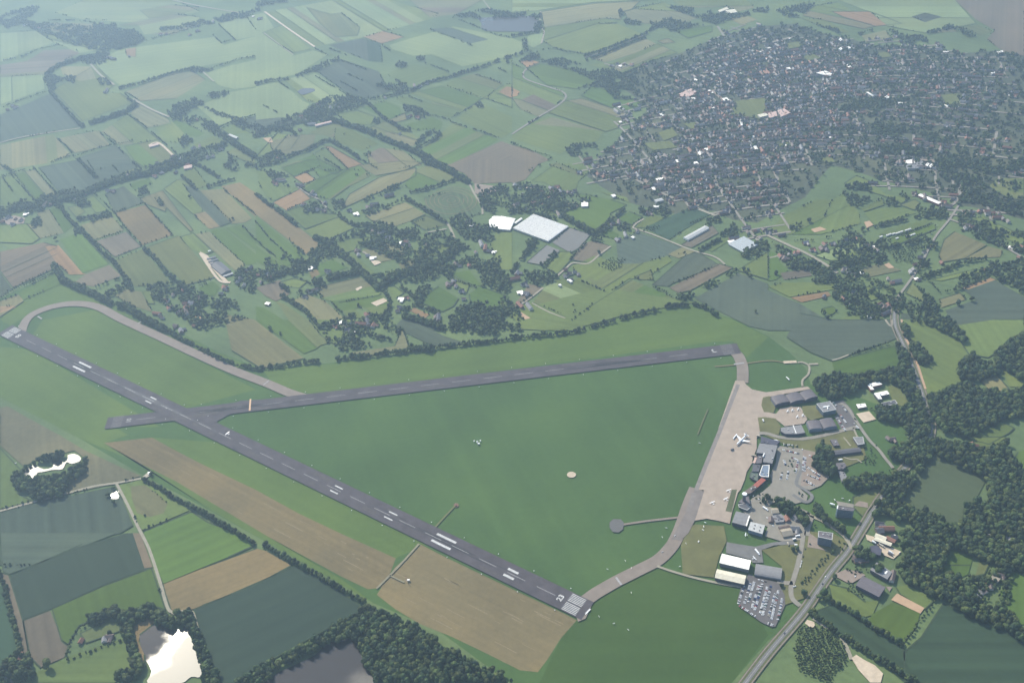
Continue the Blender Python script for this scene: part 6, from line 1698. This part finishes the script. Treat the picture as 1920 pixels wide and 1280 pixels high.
# ----------------------------------------------------------------- aircraft
PLW = mat('aircraft_white', (.80, .80, .80), .3, 0, .5, coat=.5); PLG = mat('aircraft_belly', (.22, .25, .32), .4); ENG = mat('engine_cowl', (.50, .52, .55), .35, .4)
def wing(mb, root, tip, cr_, ct, th, mi=0):
    """flat tapered aerofoil from root (leading edge) to tip"""
    a, b_ = Vector(root), Vector(tip)
    U = [a+Vector((0, 0, th/2)), b_+Vector((0, 0, th/4)), b_+Vector((-ct, 0, th/4)), a+Vector((-cr_, 0, th/2))]; D = [a-Vector((0, 0, th/2)), b_-Vector((0, 0, th/4)), b_+Vector((-ct, 0, -th/4)), a+Vector((-cr_, 0, -th/2))]
    mb.face(U, mi); mb.face(D[::-1], mi)
    for i in range(4): mb.face([U[i-1], U[i], D[i], D[i-1]], mi)
def airliner(p, rz, label):
    t = thing('airliner', label, 'airliner', (p.x, p.y, VZ), rz); m_ = MB()
    m_.tube([((19.5, 0, 3.2), .15, .2), ((18.9, 0, 3.3), .9, .9), ((17.5, 0, 3.5), 1.6, 1.65), ((15.5, 0, 3.7), 1.9, 2), ((-8, 0, 3.7), 1.9, 2), ((-14, 0, 4.2), 1.4, 1.5), ((-18, 0, 4.9), .6, .7), ((-19.5, 0, 5.2), .15, .2)], 0, 16); m_.obj('fuselage', PLW, t)
    m_ = MB(); m_.box((17.6, 0, 4.5), (1.0, 2.4, .55)); m_.obj('cockpit_window', CARG, t)
    for s in (-1, 1):
        m_ = MB(); wing(m_, (4, s*1.5, 2.9), (-5.2, s*17.2, 4.1), 7.2, 1.7, .7); wg = m_.obj('wing', PLW, t)
        m_ = MB(); m_.tube([((3.6, s*5.2, 1.9), .7, .7), ((3.2, s*5.2, 1.9), 1.05, 1.05), ((.8, s*5.2, 1.9), 1.05, 1.05), ((-1.2, s*5.2, 1.95), .55, .55)]); m_.obj('engine', ENG, wg)
        m_ = MB(); wing(m_, (-14.5, s*.6, 4.9), (-18.6, s*6.6, 5.4), 3.6, 1.4, .35); m_.obj('tailplane', PLW, t)
        m_ = MB(); m_.tube([((-.5, s*2.7, .55), .25, .55), ((-.5, s*3.1, .55), .25, .55)]); m_.obj('landing_gear', TYRE, t)
    m_ = MB(); b0 = [(-12.2, 0, 5.4), (-17.8, 0, 5.6), (-19.6, 0, 11.6), (-17.4, 0, 11.6)]
    m_.face([(x, .16, z) for x, y, z in b0]); m_.face([(x, -.16, z) for x, y, z in b0][::-1])
    for i in range(4): m_.face([(b0[i-1][0], .16, b0[i-1][2]), (b0[i][0], .16, b0[i][2]), (b0[i][0], -.16, b0[i][2]), (b0[i-1][0], -.16, b0[i-1][2])])
    m_.obj('fin', PLW, t); m_ = MB(); m_.box((14.5, 0, 0), (.6, .4, 2)); m_.obj('nose_gear', TYRE, t); return t
nose, tail = G(*pts('450,655', E1)[0]), G(*pts('690,425', E1)[0]); d = nose-tail
airliner((nose+tail)/2, math.atan2(d.y, d.x), 'white twin-engined airliner parked on the pink apron')
def light_plane(o, q, hd, label, z=None, span=11.5, group='light aircraft'):
    p = G(*pts(q, o)[0]) if z is None else G(*pts(q, o)[0], z); t = thing('light_aircraft', label, 'light aircraft', (p.x, p.y, VZ if z is None else z), hd, group); k = span/11; h = span/2
    m_ = MB(); m_.tube([((3.4*k, 0, 1.25), .12, .12), ((3.1*k, 0, 1.25), .45, .45), ((2*k, 0, 1.35), .62, .65), ((-.6*k, 0, 1.5), .62, .75), ((-2.5*k, 0, 1.4), .3, .35), ((-4.2*k, 0, 1.5), .1, .15)]); m_.obj('fuselage', PLW, t)
    m_ = MB(); wing(m_, (1.3*k, 0, 2.35), (1.1*k, h, 2.5), 1.65*k, 1.25*k, .22); wing(m_, (1.3*k, 0, 2.35), (1.1*k, -h, 2.5), 1.65*k, 1.25*k, .22); m_.obj('wing', PLW, t)
    m_ = MB(); wing(m_, (-3.3*k, 0, 1.6), (-3.5*k, 1.9*k, 1.62), 1.0*k, .7*k, .1); wing(m_, (-3.3*k, 0, 1.6), (-3.5*k, -1.9*k, 1.62), 1.0*k, .7*k, .1); m_.obj('tailplane', PLW, t)
    m_ = MB(); m_.prism([(-3.1*k, .06), (-3.1*k, -.06), (-4.3*k, -.06), (-4.3*k, .06)], 1.6, 2.9); m_.obj('fin', PLW, t); m_ = MB(); m_.box((1.75*k, 0, 1.85), (.7, .9, .4)); m_.obj('windscreen', CARG, t)
    m_ = MB(); m_.box((3.5*k, 0, .45), (.06, .16, 1.7)); m_.obj('propeller', TYRE, t)
    for x, y in ((2.2*k, 0), (-.2, 1), (-.2, -1)): m_ = MB(); m_.box((x, y, 0), (.42, .16, .42)); m_.obj('wheel', TYRE, t); 
    return t
for q, hd, lb in (('655,305', 1.9, 'light aircraft nearest the grass strip, topmost of three on the small apron'), ('580,530', 2.0, 'light aircraft in the middle of three on the small apron'), ('222,630', 1.9, 'light aircraft farthest out on the small apron')):
    light_plane(E4, q, hd, lb, None, 12)
for q, hd, lb in (('235,465', 1.3, 'left light aircraft of the upper row on the club apron'), ('360,440', 1.3, 'middle light aircraft of the upper row on the club apron'), ('515,415', 1.3, 'right light aircraft of the upper row on the club apron'), ('490,618', 1.3, 'left light aircraft of the lower row on the club apron'), ('640,580', 1.3, 'right light aircraft of the lower row on the club apron')):
    light_plane(E2, q, hd+math.pi/2*0+1.2, lb, None, 10.5)
light_plane(E5, '540,775', 2.8, 'white light aircraft below the pale grey hangar', None, 9.5); light_plane(C_, '780,398', .4, 'white light aircraft at the right end of the upper white shed', None, 10.5)
hd = RA[3]; light_plane(L1, '1708,1093', math.atan2(hd.y, hd.x), 'white light aircraft flying low over the main runway', 27, 12.5) if False else light_plane((0, 540, 4), '1708,1093', math.atan2(hd.y, hd.x), 'white light aircraft flying low over the main runway', 26, 12.5)
# -------------------------------------------------------- airfield furniture
mk = MB(); mk.prism([(-1.1, -.7), (1.1, -.7), (1.1, .7), (-1.1, .7)], 0, .5, 0, False); mk.face([(-1.1, -.7, .5), (1.1, -.7, .5), (.5, 0, 1.1), (-.5, 0, 1.1)]); mk.face([(1.1, .7, .5), (-1.1, .7, .5), (-.5, 0, 1.1), (.5, 0, 1.1)]); mk.face([(1.1, -.7, .5), (1.1, .7, .5), (.5, 0, 1.1)]); mk.face([(-1.1, .7, .5), (-1.1, -.7, .5), (-.5, 0, 1.1)])
MKM = mk.mesh('marker', WHITEM)
def marker(x, y, label, group):
    o = bpy.data.objects.new('edge_marker', MKM); C.objects.link(o); o.location = (x, y, RZ-.3); o.rotation_euler = (0, 0, RNGU(0, 3)); tag(o, label, 'marker', group)
for rw, L, nm in ((RA, 1800, 'main runway'), (RB, 1500, 'cross runway')):
    for sg, sd_ in ((-1, 'terminal side' if rw is RB else 'triangle side'), (1, 'treeline side' if rw is RB else 'hay side')):
        s = 45; k = 0
        while s < L:
            k += 1; p = rw[1](s, sg*(29 if rw is RB else -29)); marker(p[0], p[1], '%s white edge marker from the right along the %s of the %s' % (ORD(k) if rw is RA else ORD(k)+' last', sd_, nm), 'runway edge markers') if rw is RA else marker(p[0], p[1], '%s white edge marker from the left along the %s of the %s' % (ORD(k), sd_, nm), 'runway edge markers'); s += 83
def sign_board(o, q, label, L=4):
    p = G(*pts(q, o)[0]); t = thing('taxiway_sign', label, 'sign', (p.x, p.y, RZ-.4), RNGU(0, 3), 'taxiway signs'); m_ = MB(); m_.box((0, 0, .4), (L, .5, 1.3)); m_.obj('board', WHITEM, t); m_ = MB(); m_.box((-L*.3, 0, 0), (.2, .3, .4)); m_.box((L*.3, 0, 0), (.2, .3, .4)); m_.obj('stand', TYRE, t)
X4 = (740, 980, 4.174); X8 = (820, 800, 3.84)
for o, q, lb in ((X4, '1805,302', 'white board in the triangle grass, upper one before the runway end'), (X4, '1665,368', 'white board in the triangle grass, lower one before the runway end'), (X4, '1853,358', 'white board touching the near taxiway edge'), (X4, '1852,552', 'white board in the grass below the near taxiway'), (X8, '1648,733', 'white board in the grass below the compass pad path'), (X8, '1620,800', 'small white board left of the taxiway bend'), (X8, '1620,905', 'small white board below the taxiway bend'), (X8, '1710,790', 'white board on the taxiway bend edge'), (X8, '1880,832', 'white board in the grass right of the taxiway bend'), (X8, '1790,845', 'white board right at the taxiway bend'), (X8, '1888,122', 'white board on the grass beside the apron'), (X8, '1745,1010', 'white board beside the pale service path'), (X4, '1600,738', 'upper white board beyond the runway end'), (X4, '1715,792', 'middle white board beyond the runway end'), (X4, '1828,842', 'lower white board beyond the runway end')):
    sign_board(o, q, lb)
p = G(*pts('1512,700', X4)[0]); t = thing('approach_light_bar', 'long white bar lying beside the near runway end', 'light bar', (p.x, p.y, RZ-.4), math.atan2(*(G(*pts('1535,675', X4)[0])-G(*pts('1493,720', X4)[0])).yx)); m_ = MB(); m_.box((0, 0, .3), (15, 1.6, .5)); m_.obj('bar', WHITEM, t); m_ = MB(); [m_.box((x, 0, 0), (.3, .3, .3)) for x in (-6, 0, 6)]; m_.obj('post', TYRE, t)
def mast(x, y, h, label):
    p = G(x, y); t = thing('radio_mast', label, 'mast', (p.x, p.y, RZ-.4)); m_ = MB(); m_.box((3.4, 1, 0), (4.6, 3, 2.8)); m_.obj('hut', WHITEM, t)
    for i in range(6): 
        k = MB(); s0 = .45-.05*i
        for a, b_ in ((-1, -1), (1, -1), (1, 1), (-1, 1)): k.box((a*s0, b_*s0, h*i/6), (.16, .16, h/6))
        k.box((0, 0, h*(i+1)/6-.2), (s0*2, s0*2, .15)); k.obj('mast_section', mat('mast_red', (.5, .06, .04), .6) if i % 2 else WHITEM, t)
mast(763, 1090, 14, 'red and white lattice mast with a white hut on the hay field')
t = thing('radio_beacon', 'white beacon with four small huts in the triangle grass', 'beacon', G(895, 829, RZ-.4)); 
for x, y, s in ((0, 0, 3), (7, 3, 2), (-7, 4, 2), (3, -6, 3.4)): m_ = MB(); m_.box((x, y, 0), (s*1.3, s, 2.6)); m_.obj('hut', WHITEM, t)
cyl(.9, .2, 2.6, 7, 8).obj('aerial_cone', WHITEM, t)
t = thing('aerial_array', 'small lattice aerial on the brown gravel disc', 'aerial', G(855, 947.5, RZ-.3)); cyl(1.6, 1.6, 0, 2.2, 10).obj('drum', wallm('tile'), t); cyl(.2, .08, 2.2, 9, 6).obj('whip', WHITEM, t)
for q, lb in (('225,1072', 'upper glider trailer on the round lawn by the taxiway'), ('210,1112', 'middle glider trailer on the round lawn by the taxiway'), ('203,1147', 'lower glider trailer on the round lawn by the taxiway'), ('160,1262', 'glider trailer on the grass below the taxiway branch')):
    p = G(*pts(q, A_)[0]); t = thing('glider_trailer', lb, 'trailer', (p.x, p.y, RZ), RNGU(0, 3), 'glider trailers'); m_ = MB(); m_.tube([((-2.6, 0, 1), .2, .2), ((-2.2, 0, 1), .6, .6), ((1.5, 0, 1.1), .7, .75), ((2.8, 0, .9), .25, .25)]); m_.obj('shell', WHITEM, t); m_ = MB(); m_.box((0, 0, 0), (.6, 1.5, .6)); m_.obj('wheel', TYRE, t)
t = thing('old_trainer_fuselage', 'white wingless training hull on the grass above the arched hangars', 'training hull', G(*pts('970,543', D_)[0], RZ), math.atan2(*(G(*pts('998,568', D_)[0])-G(*pts('945,518', D_)[0])).yx)); m_ = MB(); m_.tube([((-7, 0, 2), .3, .3), ((-5.5, 0, 1.9), 1.2, 1.3), ((5, 0, 1.9), 1.3, 1.4), ((7, 0, 1.6), .5, .5)]); m_.obj('hull', WHITEM, t); m_ = MB(); m_.box((-4, 0, 0), (1, 1.6, .8)); m_.box((4, 0, 0), (1, 1.6, .8)); m_.obj('cradle', TYRE, t)
# single trees standing on their own
LONE = """
@1500 1020 4.571
dark copper tree beside the main road opposite the packed car park|200,445|17
second dark tree under the copper tree beside the main road|235,480|13
third dark tree beside the copper tree|165,470|12
small dark tree at the lane corner by the road|80,590|9
tree at the warehouse drive beside the road|290,300|10
@1280 980 5.819
dark tree on the verge between the car park lane and the road|1325,790|11
tree at the end of the round-roofed shed|1080,700|8
dark tree by the lower lorries of the yard|1200,310|10
second dark tree by the lower lorries of the yard|1250,300|9
tree beside the office block shadow|1640,330|8
@0 1000 4.571
large round dark tree on the paddock lane|420,1145|20
dark bush beside the farm track bend|1368,490|6
tree beside the white paddock house|945,865|9
@0 740 4
tree above the tiny glinting pool|855,715|9
tree left of the tiny glinting pool|815,760|10
tree below the tiny glinting pool|860,815|11
tree beside the white hut at the hedge end|1140,600|8
@440 600 4
tall tree in the strip field above the treeline|265,75|12
tree right of the tall tree in the strip field|345,110|8
@960 300 4
round tree on the bend of the pale lane|650,705|11
dark tree alone in the big grey field at the town side|1825,1145|8
@1440 300 4
lone dark tree left of the pale sand arena|310,470|13
lone dark tree in the right-hand meadow|1420,1090|13
second lone dark tree in the right-hand meadow|1525,1060|13
lone tree beside the pond-shaped wood at the crossroads|60,860|12
@0 300 4
lone round tree in the pale strip field|1425,285|10
tall tree on the strip boundary|1748,450|9
dark tree at the corner of the bright green field|420,600|12
"""
for ln, o in blocks(LONE):
    lb, q, wd = ln.split('|'); p = G(*pts(q, o)[0]); w_ = float(wd); tree_thing((p.x, p.y), w_, w_*1.15, lb, 'trees standing alone', 'lone_tree')
# white farm hut at the hedge end and the scattered poolside shed
roofed('hut', 'tiny white hut where the farm track meets the hedge', L1, '1108,580 1128,574 1132,588', 3, 'white', 'light', 1); flat('turning_pad', 'pale concrete pad in front of the tiny white hut', L1, '1070,615 1105,585 1130,600 1090,625', .3, 'tan', 'tan', cat='pad')
for q, lb in (('120,515', 'white trough on the edge of the pale pasture'), ): 
    p = G(*pts(q, L1)[0]); t = thing('water_trough', lb, 'trough', (p.x, p.y, 1.6), .3); m_ = MB(); m_.box((0, 0, 0), (4, 1.5, 1)); m_.obj('basin', WHITEM, t); m_ = MB(); m_.box((0, 0, 1.01), (3.6, 1.1, .02)); m_.obj('water_surface', GLASS, t)
